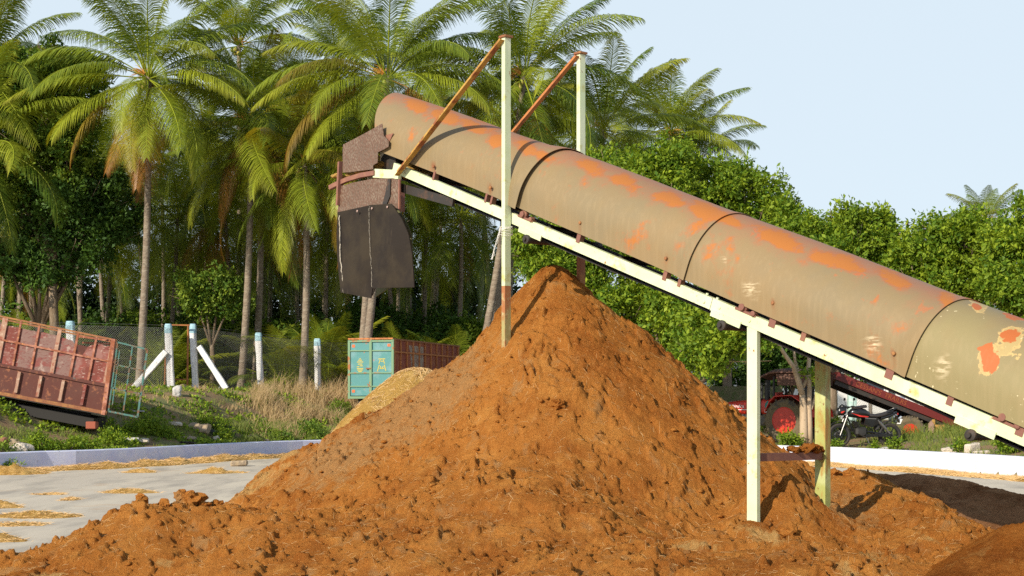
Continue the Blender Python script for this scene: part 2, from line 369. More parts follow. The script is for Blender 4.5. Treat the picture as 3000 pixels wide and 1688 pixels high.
def main_post(X, Y, Z):
    V = np.stack([X, Y, Z], -1); q = proj(V); front = Y < HP[1]+.1
    wx = 5*vnoise(X*14, Y*14, 91); wy = 5*vnoise(X*14+7, Y*14, 92)
    for k, c in enumerate(cracks):
        d = np.full(X.shape, 1e9)
        for a, b in zip(c[:-1], c[1:]):
            a = np.array(a, float); L = np.array(b, float)-a; t = np.clip(((q[..., 0]+wx-a[0])*L[0]+(q[..., 1]+wy-a[1])*L[1])/(L@L), 0, 1)
            d = np.minimum(d, np.hypot(q[..., 0]+wx-a[0]-t*L[0], q[..., 1]+wy-a[1]-t*L[1]))
        Z = Z-np.where(front, .05*np.exp(-(d/2.6)**2)-.025*np.exp(-((d-9)/6)**2), 0)
    # steps where the face has slumped
    s = fbm(X, Y, 1.7, 4, 333, .6); Z = Z+.05*sstep(.10, .13, s)+.04*sstep(-.16, -.14, s)
    s2 = fbm(X+3, Y, 3.3, 4, 353, .6); Z = Z+.03*sstep(.13, .15, s2)
    return Z
def ell(q, cx, cy, rx, ry, rot=0):
    c, s = math.cos(rot), math.sin(rot); x = q[..., 0]-cx; y = q[..., 1]-cy
    return np.clip(1.35-np.hypot((x*c+y*s)/rx, (y*c-x*s)/ry), 0, 1)
def main_masks(X, Y, Z):
    q = proj(np.stack([X, Y, Z], -1)); fr = (Y < HP[1]+.6)
    straw = np.zeros(X.shape)
    for e in ((770, 1405, 120, 26, -.6), (845, 1330, 60, 20, -.6), (930, 1250, 70, 18, -.5), (2230, 1565, 110, 30, .25), (2040, 1600, 90, 20, 0), (2480, 1670, 90, 28, .5), (480, 1645, 45, 22, 0), (150, 1690, 80, 25, 0), (2560, 1630, 60, 16, .3), (2740, 1590, 80, 12, .5)):
        straw = np.maximum(straw, ell(q, *e))
    tan = np.maximum(ell(q, 1230, 1180, 330, 120, -.65), ell(q, 1000, 1330, 220, 90, -.5))*np.where(q[..., 0] < 1475, 1, 0)
    tan = np.maximum(tan, .8*ell(q, 2470, 1480, 200, 60, .5))
    dark_zone = np.maximum(.75*ell(q, 1760, 1050, 260, 110, .75), np.maximum(.8*ell(q, 1490, 850, 60, 60), .7*ell(q, 2250, 1430, 110, 90)))  # darker areas on the right flank, near the post and below the cross bar
    dark_zone = np.maximum(dark_zone, .55*ell(q, 1600, 1310, 240, 30, 0.05))
    dark_zone = np.maximum(dark_zone, .6*ell(q, 1950, 1250, 250, 110, .7))
    return {'straw': straw*fr*.62, 'tan': tan*fr*.7, 'dark_zone': dark_zone*fr*.8}
def clod_keep(x, y):
    return .35+.65*(math.sin(x*2.1)*math.cos(y*1.7+x) > -.2)
me, (HX, HY, HZ) = heap_mesh('coir_heap', xs, ys, main_z, m_coir, .16, 11, (16000, .008, .030, .30), main_masks, main_post, clod_keep, drop=.095)
heap = tag(link('coir_heap', me), 'huge conical heap of orange brown coir pith under the conveyor', 'coir heap', 'heaps of coir on the yard')
def heap_z(x, y):
    i = int(round((x-xs[0])/(xs[1]-xs[0]))); j = int(round((y-ys[0])/(ys[1]-ys[0])))
    return HZ[min(max(j, 0), HZ.shape[0]-1), min(max(i, 0), HZ.shape[1]-1)]
def blob_verts(r, seed, n=2):
    rng = np.random.RandomState(seed); import bmesh
    bm = bmesh.new(); bmesh.ops.create_icosphere(bm, subdivisions=n, radius=1); bm.verts.index_update()
    V = np.array([v.co[:] for v in bm.verts]); Fb = np.array([[v.index for v in f.verts] for f in bm.faces]); bm.free()
    k = rng.randn(5, 3)*1.6; ph = rng.rand(5)*6
    d = 1+sum(.13*np.sin(V@k[i]*1.5+ph[i]) for i in range(5))
    V = V*d[:, None]*np.array([1, .8+.3*rng.rand(), .6+.25*rng.rand()])*r
    return V, Fb
def clods(name, parent, n, fz, region, rr, m, seed):
    rng = np.random.RandomState(seed); base = [blob_verts(1, 300+i, 2) for i in range(6)]; Vs = []; Fs = []; k = 0
    for i in range(n):
        x = region[0]+(region[1]-region[0])*rng.rand(); y = region[2]+(region[3]-region[2])*rng.rand(); z = fz(x, y)
        if z < .02: continue
        V, Fb = base[rng.randint(6)]; r = rr[0]+(rr[1]-rr[0])*rng.rand()**4; a = rng.rand()*6.3
        Rm = np.array([[math.cos(a), -math.sin(a), 0], [math.sin(a), math.cos(a), 0], [0, 0, 1]])
        Vs.append((V*r+rng.randn(*V.shape)*r*.06)@Rm.T+np.array([x, y, z+r*.25])); Fs.append(Fb+k); k += len(V)
    return tag(link(name, fast_mesh(name, np.vstack(Vs), np.vstack(Fs), m), parent), kind='stuff')
clods('loose_clods', heap, 2600, heap_z, (-6, 5, 8.6, 16), (.005, .032), m_coir, 5)
# larger lumps on the crests
for (px, py, d, r) in ((566, 1456, 12.5, .085), (530, 1468, 12.5, .06), (600, 1470, 12.5, .05), (690, 1462, 12.9, .06), (640, 1475, 12.6, .05), (415, 1480, 12.2, .06), (480, 1475, 12.3, .05), (2490, 1366, 14.3, .07), (2440, 1372, 14.5, .06), (2400, 1362, 14.6, .05), (1640, 1180, 13, .07), (870, 1602, 10.6, .05), (2310, 1605, 10.3, .09)):
    p = P(px, py, d); z = heap_z(p[0], p[1]); V, Fb = blob_verts(r, int(px), 3); rr = np.random.RandomState(int(px)); V = V*(1+.12*rr.randn(len(V)))[:, None]
    lump = MB(); lump.add(V+np.array([p[0], p[1], z+r*.35]), Fb.tolist()); lump.make('clump', m_coir, heap)
def strands(name, parent, n, fz, region, L, w, m, seed, lift=.004, kind='stuff'):
    rng = np.random.RandomState(seed); Vs = []; Fs = []; k = 0
    for i in range(n):
        x = region[0]+(region[1]-region[0])*rng.rand(); y = region[2]+(region[3]-region[2])*rng.rand()
        a = rng.rand()*6.3; l = L[0]+(L[1]-L[0])*rng.rand(); c = (rng.rand()-.5)*2.4; pts = []
        for j in range(5):
            pts.append((x, y, fz(x, y)+lift*(1+2*rng.rand()))); x += math.cos(a)*l/4; y += math.sin(a)*l/4; a += c/4
        pts = np.array(pts); 
        if pts[0, 2] < .02: continue
        t = pts[-1]-pts[0]; s = np.array([-t[1], t[0], .0]); s = s/(np.linalg.norm(s)+1e-6)*w/2; s[2] = w/2
        Vs.append(np.stack([pts-s, pts+s], 1).reshape(-1, 3)); Fs.append(np.array([(2*j, 2*j+1, 2*j+3, 2*j+2) for j in range(4)])+k); k += 10
    return tag(link(name, fast_mesh(name, np.vstack(Vs), np.vstack(Fs), m), parent), kind=kind)
m_strand = mat('fibre_strand', (.66, .44, .20), .8)
strands('fibre_strands', heap, 8000, heap_z, (-5.5, 4.6, 8.8, 15), (.03, .10), .0011, m_strand, 8, .002)
# dark heap beyond the orange ridge
def dark_z(X, Y):
    z = ridge(X, Y, P(2560, 1396, 15.4), P(2800, 1410, 14.6), .50, .5); z = smax(z, ridge(X, Y, P(2800, 1410, 14.6), P(3060, 1480, 13.4), .5, .4), .12)
    return smax(z, ridge(X, Y, P(2760, 1470, 13.6), P(3120, 1620, 12), .42, .5), .15)
xs2 = np.arange(2.2, 8.2, .022); ys2 = np.arange(9.6, 18, .025)
me, D2 = heap_mesh('coir_heap', xs2, ys2, dark_z, m_coir_dark, .2, 31, (9000, .015, .08, .8))
tag(link('coir_heap', me), 'dark brown low coir heap behind the orange ridge at the right edge', 'coir heap', 'heaps of coir on the yard')
def corner_z(X, Y): return smax(cone(X, Y, P(3150, 1470, 9.2), .72, .2), ridge(X, Y, P(2990, 1545, 9.0), P(2830, 1690, 8.6), .6, .2), .15)
xs3 = np.arange(1.4, 5.8, .018); ys3 = np.arange(6.6, 11.6, .02)
me, D3 = heap_mesh('coir_heap', xs3, ys3, corner_z, m_coir_red, .19, 51, (9000, .012, .07, .8))
tag(link('coir_heap', me), 'steep rust brown coir heap cut off by the bottom right corner', 'coir heap', 'heaps of coir on the yard')
# straw coloured heap behind the left flank
SP = P(1215, 1072, 19.5)
def straw_z(X, Y): return smax(cone(X, Y, SP, 1.15, .4), ridge(X, Y, P(1215, 1085, 19.4), P(1100, 1165, 19.0), 1.2, .25), .1)
xs4 = np.arange(SP[0]-5, SP[0]+4, .03); ys4 = np.arange(15.2, 23.5, .035)
me, D4 = heap_mesh('fibre_heap', xs4, ys4, straw_z, m_straw, .12, 71, (2500, .03, .10, .5))
fh = tag(link('fibre_heap', me), 'golden coir fibre heap behind the left slope, in front of the turquoise trolley doors', 'fibre heap', 'heaps of coir on the yard')
def z4(x, y): return D4[2][min(max(int((y-ys4[0])/.035), 0), D4[2].shape[0]-1), min(max(int((x-xs4[0])/.03), 0), D4[2].shape[1]-1)]
strands('fibre_strands', fh, 9000, z4, (SP[0]-3, SP[0]+1.5, 16.5, 19.8), (.08, .25), .004, m_strand, 9, .006)
# fibre swept along the kerb foot and patches on the concrete
def patch(px0, px1, ytop, ybot, label, seed, hmul=1.0, m=m_straw, group='fibre patches lying on the concrete', fuzz=1.0):
    a = G((px0+px1)/2, ybot-(ybot-ytop)*.35, 0); w = (px1-px0)/FPX*a[1]; hgt = max(.03, (ybot-ytop)*.6/FPX*a[1])*hmul
    dep = max(.5, min(w*.6, G(px0, ytop+1, 0)[1]-G(px0, ybot, 0)[1]))
    n = int(min(150, max(30, w/.04))); gx = np.linspace(-w*.6, w*.6, n); gy = np.linspace(-dep*.7, dep*.7, max(14, n//3)); X, Y = np.meshgrid(gx, gy)
    r = np.hypot(X/(w/2), Y/(dep/2))+.75*fbm(X+seed, Y, 3.0/max(w, 1), 4, seed); Z = hgt*(1-r)*1.2*(1+.9*fbm(X+seed*3, Y, 4.0/max(w, .8)+.8, 4, seed+5, .7))
    Z = np.where(Z > 0, Z+hgt*.25*fbm(X, Y, 6, 3, seed+9), Z)
    V = np.stack([X, Y, Z], -1).reshape(-1, 3); i = np.arange(V.shape[0]).reshape(len(gy), n); F = np.stack([i[:-1, :-1], i[:-1, 1:], i[1:, 1:], i[1:, :-1]], -1).reshape(-1, 4)
    F = F[(V[F][:, :, 2] > 0).any(axis=1)]
    if not len(F): return
    used, inv = np.unique(F, return_inverse=True); V = V[used]; F = inv.reshape(F.shape)
    me = fast_mesh('fibre_patch', V, F, m); o = link('fibre_patch', me); o.location = (a[0], a[1], 0.0)
    rg = np.random.RandomState(seed); N = int(250*fuzz*max(w, .6)); idx = rg.randint(len(V), size=N); p = V[idx]; ang = rg.rand(N)*6.3; L = .05+.12*rg.rand(N)
    q = p+np.stack([np.cos(ang)*L, np.sin(ang)*L, .05*rg.rand(N)], -1); p2 = p+np.array([0, 0, .008])
    o2 = link('fibre_strands', fast_mesh('fibre_strands', np.stack([p, q, p2], 1).reshape(-1, 3), np.arange(3*N).reshape(-1, 3), m_strand), o); tag(o2, kind='stuff')
    return tag(o, label, 'fibre patch', group)
patch(-60, 128, 1362, 1404, 'large golden fibre patch cut by the left edge below the lavender kerb', 1)
patch(104, 146, 1380, 1390, 'tiny fibre tuft just right of the large left edge patch', 2)
patch(360, 462, 1372, 1391, 'small double humped fibre patch on the concrete left of the longer patch', 3)
patch(552, 708, 1371, 1394, 'long pointed fibre patch nearest the heap below the yellow stone', 4)
patch(302, 462, 1430, 1450, 'flat lens shaped fibre patch in the middle of the left concrete', 5)
patch(95, 195, 1442, 1452, 'thin fibre streak left of the lens shaped patch', 6, .6)
patch(182, 238, 1457, 1468, 'small upright fibre tuft below the thin streak', 7)
patch(-80, 70, 1462, 1500, 'brown fibre mound at the left edge, halfway down the concrete', 8, .8)
patch(-20, 240, 1478, 1532, 'broad thin orange fibre spill reaching the heap crest', 9, .45)
patch(-60, 130, 1525, 1544, 'narrow fibre streak between two dark concrete bands', 10, .45)
patch(-80, 75, 1555, 1600, 'pale fibre tuft at the left edge beside the foot of the heap', 11, .8)
mw = [G(x, y) for x, y in ((-80, 1400), (60, 1376), (200, 1366), (330, 1359), (450, 1356), (600, 1350), (760, 1343), (900, 1337), (1000, 1333))]
def windrow(pts, label, seed, wid=1.1, hgt=.22):
    pts = dense(np.array(pts), .09); n = len(pts); t = np.gradient(pts, axis=0)[:, :2]; t /= np.linalg.norm(t, axis=1)[:, None]; s = np.stack([-t[:, 1], t[:, 0]], -1)
    m_ = 20; o = np.linspace(-1, 1, m_); q = np.arange(n)*.09
    A, O = np.meshgrid(q, o, indexing='ij'); wv = wid*(.75+1.1*fbm(A, O*0, .5, 3, seed)); hh = hgt*np.clip(.6+2.2*fbm(A, O*0, .45, 3, seed+3), .12, 2)
    Z = hh*np.clip(1-O*O, 0, 1)**.8*(1+.8*fbm(A, O*3, 1.5, 4, seed+7, .7))-.004
    X = pts[:, None, 0]+s[:, None, 0]*O*wv*.5; Y = pts[:, None, 1]+s[:, None, 1]*O*wv*.5
    V = np.stack([X, Y, Z], -1).reshape(-1, 3); i = np.arange(n*m_).reshape(n, m_); F = np.stack([i[:-1, :-1], i[:-1, 1:], i[1:, 1:], i[1:, :-1]], -1).reshape(-1, 4)
    me = fast_mesh('fibre_windrow', V, F, m_straw)
    ob = tag(link('fibre_windrow', me), label, 'fibre windrow', 'fibre swept against the kerbs')
    rg = np.random.RandomState(seed); N = 5000; p = V[rg.randint(len(V), size=N)]; ang = rg.rand(N)*6.3; L = .06+.16*rg.rand(N)
    qq = p+np.stack([np.cos(ang)*L, np.sin(ang)*L, .08*rg.rand(N)], -1)
    tag(link('fibre_strands', fast_mesh('fibre_strands', np.stack([p, qq, p+np.array([0, 0, .01])], 1).reshape(-1, 3), np.arange(3*N).reshape(-1, 3), m_strand), ob), kind='stuff')
def off_kerb(pxs, off):
    out = []
    for x in pxs:
        ang = (x-1500)/FPX; ysol = min(np.linspace(20, 60, 2000), key=lambda yy: abs(yk(ang*yy)-yy)); t = nrm(KP[0]*0+[1, (yk(ang*ysol+.5)-yk(ang*ysol-.5))]); nn = np.array([t[1], -t[0]])
        out.append((ang*ysol+nn[0]*off, ysol+nn[1]*off, 0))
    return out
windrow(off_kerb((-90, 0, 120, 260, 400, 560, 720, 880, 1000, 1100), .55), 'golden fibre swept along the foot of the lavender kerb', 17, 1.3, .20)
windrow(off_kerb((2330, 2430, 2520, 2640, 2760, 2880, 3000, 3150), .75), 'thin golden fibre drift along the foot of the whitewashed kerb', 27, 1.5, .09)
# ------------------------------------------------------------------ conveyor
m_cream = mat('pale_green_paint', (.60, .68, .42), .6, layers=[(2.2, (.68, .72, .50), .45, .6), (5, (.50, .48, .18), .56, .66, 8), (1.5, (.46, .54, .32), .55, .7, 8, (1, 1, .3)), (16, (.30, .13, .04), .66, .69, 8)], bump=(40, .2, .004))
m_cream_old = mat('stained_green_paint', (.38, .40, .12), .65, layers=[(3, (.50, .54, .26), .5, .65), (8, (.40, .22, .05), .50, .62, 8, (1, 1, .35)), (22, (.24, .09, .03), .62, .68, 6)], bump=(40, .3, .004))
m_rust = mat('rusty_steel', (.26, .10, .045), .85, layers=[(6, (.36, .17, .06), .45, .62, 8), (30, (.12, .05, .03), .55, .7)], bump=(60, .4, .004))
m_brown = mat('brown_primer', (.22, .095, .070), .8, layers=[(8, (.30, .14, .08), .5, .7, 8)], bump=(50, .3, .003))
m_yrust = mat('yellow_rust_paint', (.44, .25, .05), .7, layers=[(5, (.26, .08, .025), .48, .56, 8, (1, 1, 1)), (16, (.55, .38, .10), .55, .7)], bump=(50, .3, .004))
m_orust = mat('orange_rust', (.50, .19, .06), .85, layers=[(9, (.30, .10, .04), .5, .62, 8)], bump=(50, .3, .004))
m_belt = mat('black_rubber', (.022, .020, .020), .75, layers=[(5, (.05, .035, .025), .5, .7)], bump=(30, .2, .003))
m_dark = mat('dark_grease', (.03, .024, .02), .6, layers=[(9, (.09, .045, .025), .55, .7)])
LOC = np.array([B0[0], B0[1], 0.0])
conv = thing('belt_conveyor', 'long inclined belt conveyor with rusty barrel cover on pale green frame and legs', 'conveyor', LOC)
def beam(mb, t0, t1, v, w, bw, bh): return mb.bar(CV(t0, v, w), CV(t1, v, w), bw, bh, up=W)
T0, T1 = -1.98, 8.6
# near side beam: web, flanges turned inward, joined in two lengths
mb = MB(); js = tpx(2085)
beam(mb, T0, js-.004, 0, 0, .012, .098); beam(mb, T0, js-.004, .022, .046, .052, .008); beam(mb, T0, js-.004, .022, -.046, .052, .008)
beam(mb, js+.004, T1, -.002, 0, .012, .104); beam(mb, js+.004, T1, .022, .049, .052, .008); beam(mb, js+.004, T1, .022, -.049, .052, .008)
o = mb.make('side_beam', m_cream, conv, off=LOC)
for px, w in ((2065, -.005), (2110, .0), (2198, .0)):
    t = tpx(px); bb = MB(); bb.lathe(CV(t, -.006, w), -VV, [(0, .014), (.010, .014), (.012, .010)], 6, ); bb.make('bolt', m_cream, o, off=LOC)
for px in (2062, 2092):
    bb = MB(); bb.lathe(CV(tpx(px), .02, .052), W, [(0, .013), (.016, .013)], 6); bb.make('bolt', m_cream, o, off=LOC)
mb = MB(); beam(mb, T0, T1, .96, 0, .012, .10); beam(mb, T0, T1, .938, .046, .052, .008); beam(mb, T0, T1, .938, -.046, .052, .008)
mb.make('side_beam', m_brown, conv, off=LOC)
mb = MB()
for t in np.arange(-1.6, 8.4, 1.0): mb.bar(CV(t, .01, -.02), CV(t, .95, -.02), .05, .05, up=W)
mb.make('cross_member', m_brown, conv, off=LOC)
# belts
def belt(t0, t1, wm, sag, v0, v1, thick, name, edge=.0):
    mb = MB(); n = int((t1-t0)/.15)+2; tt = np.linspace(t0, t1, n); v = []; vs = np.linspace(v0, v1, 7)
    for t in tt:
        for vv in vs:
            c = ((vv-(v0+v1)/2)/((v1-v0)/2))**2
            for dw in (0, -thick): v.append(CV(t, vv, wm+edge*c+dw-sag*abs(math.sin(t*math.pi/2.4))))
    f = []
    for i in range(n-1):
        for j in range(6):
            a = (i*7+j)*2; b = ((i+1)*7+j)*2; f += [(a, a+2, b+2, b), (a+1, b+1, b+3, a+3)]
        a = i*14; b = a+14; f += [(a, b, b+1, a+1), (a+12, a+13, b+13, b+12)]
    return mb.add(v, f).make(name, m_belt, conv, off=LOC)
belt(-2.2, 8.6, .055, 0, .14, .82, .012, 'carrying_belt', .07)
belt(-2.1, 8.6, -.082, .018, .10, .86, .014, 'return_belt')
mb = MB(); mb.bar(CV(-1.9, .05, -.19), CV(-.9, .05, -.10), .03, .09, up=W); mb.make('belt_guard', m_dark, conv, off=LOC)
for t in np.arange(-1.5, 8.4, 1.02):
    mb = MB(); mb.tube([CV(t, .10, .02), CV(t, .86, .02)], .035, 12); mb.make('roller', m_dark, conv, smooth=False, off=LOC)
for px in (1540, 2185, 2950):                                   # idler bearings riding on the beam
    t = tpx(px); mb = MB(); mb.lathe(CV(t-.05, -.01, .085), -VV, [(-.03, .042), (0, .042), (.012, .030), (.03, .028)], 14)
    mb.bar(CV(t-.13, .01, .052), CV(t+.10, .01, .052), .05, .02, up=W); mb.lathe(CV(t+.07, -.01, .066), -VV, [(-.03, .024), (.015, .024), (.02, .014)], 10)
    mb.make('bearing', m_brown, conv, off=LOC)
for px, in ((1560,), (2135,), (2868,)):                         # return rollers under the beam on pale plates
    t = tpx(px); s = .17
    mb = MB(); mb.bar(CV(t-s, -.012, -.066), CV(t+s, -.012, -.066), .012, .055, up=W); q = mb.make('hanger_plate', m_cream, conv, off=LOC)
    mb = MB(); mb.lathe(CV(t, -.03, -.125), -VV, [(-.05, .034), (.01, .046), (.02, .044), (.025, .02), (.045, .018)], 16); mb.tube([CV(t, 0, -.125), CV(t, .96, -.125)], .04, 12)
    mb.make('return_roller', m_dark, conv, off=LOC)
# feet that carry the cover
feet = [(1268, .026), (1420, .022), (1436, .022), (1691, .040), (1944, .036), (1987, .028), (2259, .055), (2350, .038), (2602, .058), (2780, .042), (2985, .05)]
# cover: four barrel sections
m_cover = bpy.data.materials.new('rust_blotched_sheet'); m_cover.use_nodes = True
def cover_nodes(m, late):
    n = m.node_tree.nodes; l = m.node_tree.links; b = n['Principled BSDF']; b.inputs['Roughness'].default_value = .55; b.inputs['Specular IOR Level'].default_value = .3
    tc = n.new('ShaderNodeTexCoord').outputs['Object']
    def nz(sc, det=5, ro=.55, st=None):
        x = n.new('ShaderNodeTexNoise'); x.inputs['Scale'].default_value = sc; x.inputs['Detail'].default_value = det; x.inputs['Roughness'].default_value = ro
        if st:
            mp = n.new('ShaderNodeMapping'); mp.inputs['Scale'].default_value = st; l.new(tc, mp.inputs[0]); l.new(mp.outputs[0], x.inputs['Vector'])
        else: l.new(tc, x.inputs['Vector'])
        return x.outputs[0]
    def mp_(s, lo, hi, o0=0, o1=1):
        x = n.new('ShaderNodeMapRange'); x.inputs[1].default_value = lo; x.inputs[2].default_value = hi; x.inputs[3].default_value = o0; x.inputs[4].default_value = o1; l.new(s, x.inputs[0]); return x.outputs[0]
    def op(o, a, c):
        x = n.new('ShaderNodeMath'); x.operation = o
        for i, q in enumerate((a, c)):
            if isinstance(q, (int, float)): x.inputs[i].default_value = q
            else: l.new(q, x.inputs[i])
        return x.outputs[0]
    def mix(a, c, f):
        x = n.new('ShaderNodeMix'); x.data_type = 'RGBA'; l.new(f, x.inputs[0])
        for i, q in ((6, a), (7, c)):
            if isinstance(q, tuple): x.inputs[i].default_value = (*q, 1)
            else: l.new(q, x.inputs[i])
        return x.outputs[2]
    def att(a):
        x = n.new('ShaderNodeAttribute'); x.attribute_name = a; return x.outputs['Fac']
    tan = (.265, .185, .092) if not late else (.255, .21, .10)
    cur = mix(tan, (.235, .18, .10), mp_(nz(.9), .42, .62))
    cur = mix(cur, (.27, .19, .085), mp_(nz(5, 6, .6), .5, .8, 0, .4))
    nn = op('ADD', op('SUBTRACT', nz(2.6, 8, .66), .5), op('MULTIPLY', op('SUBTRACT', nz(13, 6, .7), .5), .28))
    if not late:
        up = op('ADD', att('high'), op('MULTIPLY', nn, 1.5)); cur = mix(cur, (.33, .15, .085), mp_(up, .45, .95, 0, .8))
        cur = mix(cur, (.38, .13, .05), mp_(op('ADD', att('rust'), op('MULTIPLY', nn, 2.4)), .18, .52, 0, .85))
        cur = mix(cur, (.41, .150, .032), mp_(op('ADD', att('rust'), op('MULTIPLY', nn, 3.0)), .43, .58, 0, .92))
        fl = op('MULTIPLY', mp_(nz(5.5, 6, .65, (1, 1, .7)), .63, .67), att('high')); cur = mix(cur, (.45, .13, .05), fl)
    else:
        k = op('ADD', op('ADD', att('rust'), -.08), op('MULTIPLY', nn, 3.0))
        cur = mix(cur, (.52, .36, .15), mp_(k, .50, .56)); cur = mix(cur, (.40, .30, .13), mp_(k, .60, .66)); cur = mix(cur, (.42, .12, .035), mp_(op('ADD', att('rust'), op('MULTIPLY', op('SUBTRACT', nz(2.3, 5, .55, (1, 1, 1.2)), .5), 3.4)), .80, .84))
        sp = op('MULTIPLY', mp_(nz(28, 3), .66, .70), mp_(nz(2.2, 3), .48, .55)); cur = mix(cur, (.62, .54, .34), sp)
    sc = op('MULTIPLY', att('scuff'), mp_(nz(9, 4, .6, (1, 1, 5)), .45, .58)); cur = mix(cur, (.62, .52, .34), sc)
    drip = op('MULTIPLY', att('drip'), 1.0); cur = mix(cur, (.22, .07, .02), drip)
    low = op('MULTIPLY', att('low'), mp_(nz(30, 3, .5, (1, 1, .06)), .48, .66)); cur = mix(cur, (.44, .33, .19), op('MULTIPLY', low, .10))
    l.new(cur, b.inputs['Base Color'])
    bp = n.new('ShaderNodeBump'); bp.inputs['Strength'].default_value = .35; bp.inputs['Distance'].default_value = .02; l.new(nz(1.6, 3), bp.inputs['Height'])
    l.new(bp.outputs[0], b.inputs['Normal'])
cover_nodes(m_cover, False)
m_cover2 = bpy.data.materials.new('pale_blotched_sheet'); m_cover2.use_nodes = True; cover_nodes(m_cover2, True)
rust_px = [(1220, 310, 42, 22), (1305, 345, 45, 26), (1385, 372, 48, 18), (1450, 405, 30, 26), (1400, 345, 40, 10), (1547, 435, 45, 22), (1590, 455, 38, 20), (1731, 492, 48, 26), (1834, 534, 52, 24), (1959, 580, 52, 26), (2078, 622, 58, 24),
           (2140, 648, 40, 16), (2295, 704, 70, 25), (2420, 760, 60, 28), (2475, 775, 60, 25), (2621, 823, 56, 26), (2776, 880, 34, 26), (2570, 872, 10, 30),
           (2860, 900, 40, 26), (2960, 1000, 60, 80), (2900, 1060, 50, 70), (2975, 930, 60, 30)]
scuff_px = [(2202, 845, 26, 22), (2556, 1005, 26, 26), (2762, 1075, 22, 34), (2120, 760, 6, 8)]
drip_px = [(1270, 488), (1437, 550), (1699, 653), (1950, 757), (2264, 888), (2618, 1036)]
def section(t0, t1, r, wc0, wc1, late=False, ragged=False, flare=.026, fl=.16):
    n = int((t1-t0)/.035)+1; tt = np.linspace(0, 1, n); aa = np.linspace(0, np.pi, 49)
    prof = [(.98*0+1, -.13-.0)]
    cs = np.concatenate([[1, 1], np.cos(aa), [-1, -1]]); sn = np.concatenate([[-.26, -.13], np.sin(aa), [-.13, -.26]])
    K = len(cs); V = []
    for q in tt:
        t = t0+(t1-t0)*q; wc = wc0+(wc1-wc0)*q
        for j in range(K):
            te = t
            if ragged:                                     # slanted torn end over the head
                a = j/(K-1); te = t+(1-q)**3*(.72*a**2.2-.03*math.sin(a*9))
            rq = r+flare*float(sstep(t1-fl, t1, te))*(.45+.55*max(0, -cs[j]))+.006*math.sin(te*2.3+j*.25)
            V.append(CV(te, .48+rq*cs[j], wc+rq*sn[j]*(.98)))
    V = np.array(V); inn = V.copy().reshape(n, K, 3); c = np.array([CV(t0+(t1-t0)*q, .48, wc0) for q in tt])[:, None]
    inn = (inn+(c-inn)*.008).reshape(-1, 3); N = n*K
    i = np.arange(N).reshape(n, K); F = np.stack([i[:-1, :-1], i[1:, :-1], i[1:, 1:], i[:-1, 1:]], -1).reshape(-1, 4); F2 = F[:, ::-1]+N
    rim = []
    for a, b in ((i[0, :-1], i[0, 1:]), (i[-1, 1:], i[-1, :-1]), (i[1:, 0], i[:-1, 0]), (i[:-1, -1], i[1:, -1])): rim.append(np.stack([a, b, b+N, a+N], -1))
    F = np.vstack([F, F2]+rim); q = proj(V); A = {}
    front = (np.tile(np.arange(K), n) > 14).astype(float)
    def blob(lst): 
        f = np.zeros(N)
        for (x, y, rx, ry) in lst: f = np.maximum(f, np.clip(1.25-np.hypot(((q[:, 0]-x)*.93+(q[:, 1]-y)*.37)/rx, ((q[:, 1]-y)*.93-(q[:, 0]-x)*.37)/ry), 0, 1))
        return np.tile(f*front, 2)
    A['rust'] = blob(rust_px); A['scuff'] = blob(scuff_px); jn = np.tile(np.arange(K)/(K-1.), n)
    A['high'] = np.tile(np.clip(1-abs(jn-.55)/.36, 0, 1), 2); A['low'] = np.tile(np.clip((jn-.72)/.12, 0, 1), 2)
    dr = np.zeros(N)
    for (x, y) in drip_px:
        dr = np.maximum(dr, np.clip(1.4-np.hypot(q[:, 0]-x, q[:, 1]-y)/6.5, 0, 1)); s = (q[:, 1]-y); dr = np.maximum(dr, .5*np.clip(1-abs(q[:, 0]-x-1)/6, 0, 1)*(s > 0)*np.clip(1-s/60, 0, 1))
    A['drip'] = np.tile(dr*front, 2)
    me = fast_mesh('cover_section', np.vstack([V, inn])-LOC, F, m_cover2 if late else m_cover, True, A); me.set_sharp_from_angle(angle=R(40))
    return link('cover_section', me, conv)
wcs = (.262, .258, .225, .20)
section(-3.02, .20, .488, .228, .258, ragged=True, flare=.07, fl=.40)
section(.02, 2.50, .505, .258, .238)
section(2.38, 4.86, .508, .238, .212)
section(4.74, 8.7, .512, .212, .20, late=True)
for x, y in drip_px:
    mb = MB(); p = onv(x, y, -.035); mb.lathe(p, -VV, [(-.01, .016), (.006, .016), (.010, .010)], 6); mb.make('cover_bolt', m_rust, conv, off=LOC)
for px, wd in feet:
    t = tpx(px); mb = MB(); wc_ = float(np.interp(px, [1200, 2000, 2700, 3000], [.135, .115, .095, .09])); mb.box(CV(t, .018, wc_-.04), (wd*1.25, .05, .09), (U, VV, W)); mb.box(CV(t, -.010, wc_-.045), (wd*1.25, .006, .085), (U, VV, W)); mb.make('cover_foot', m_brown, conv, off=LOC)
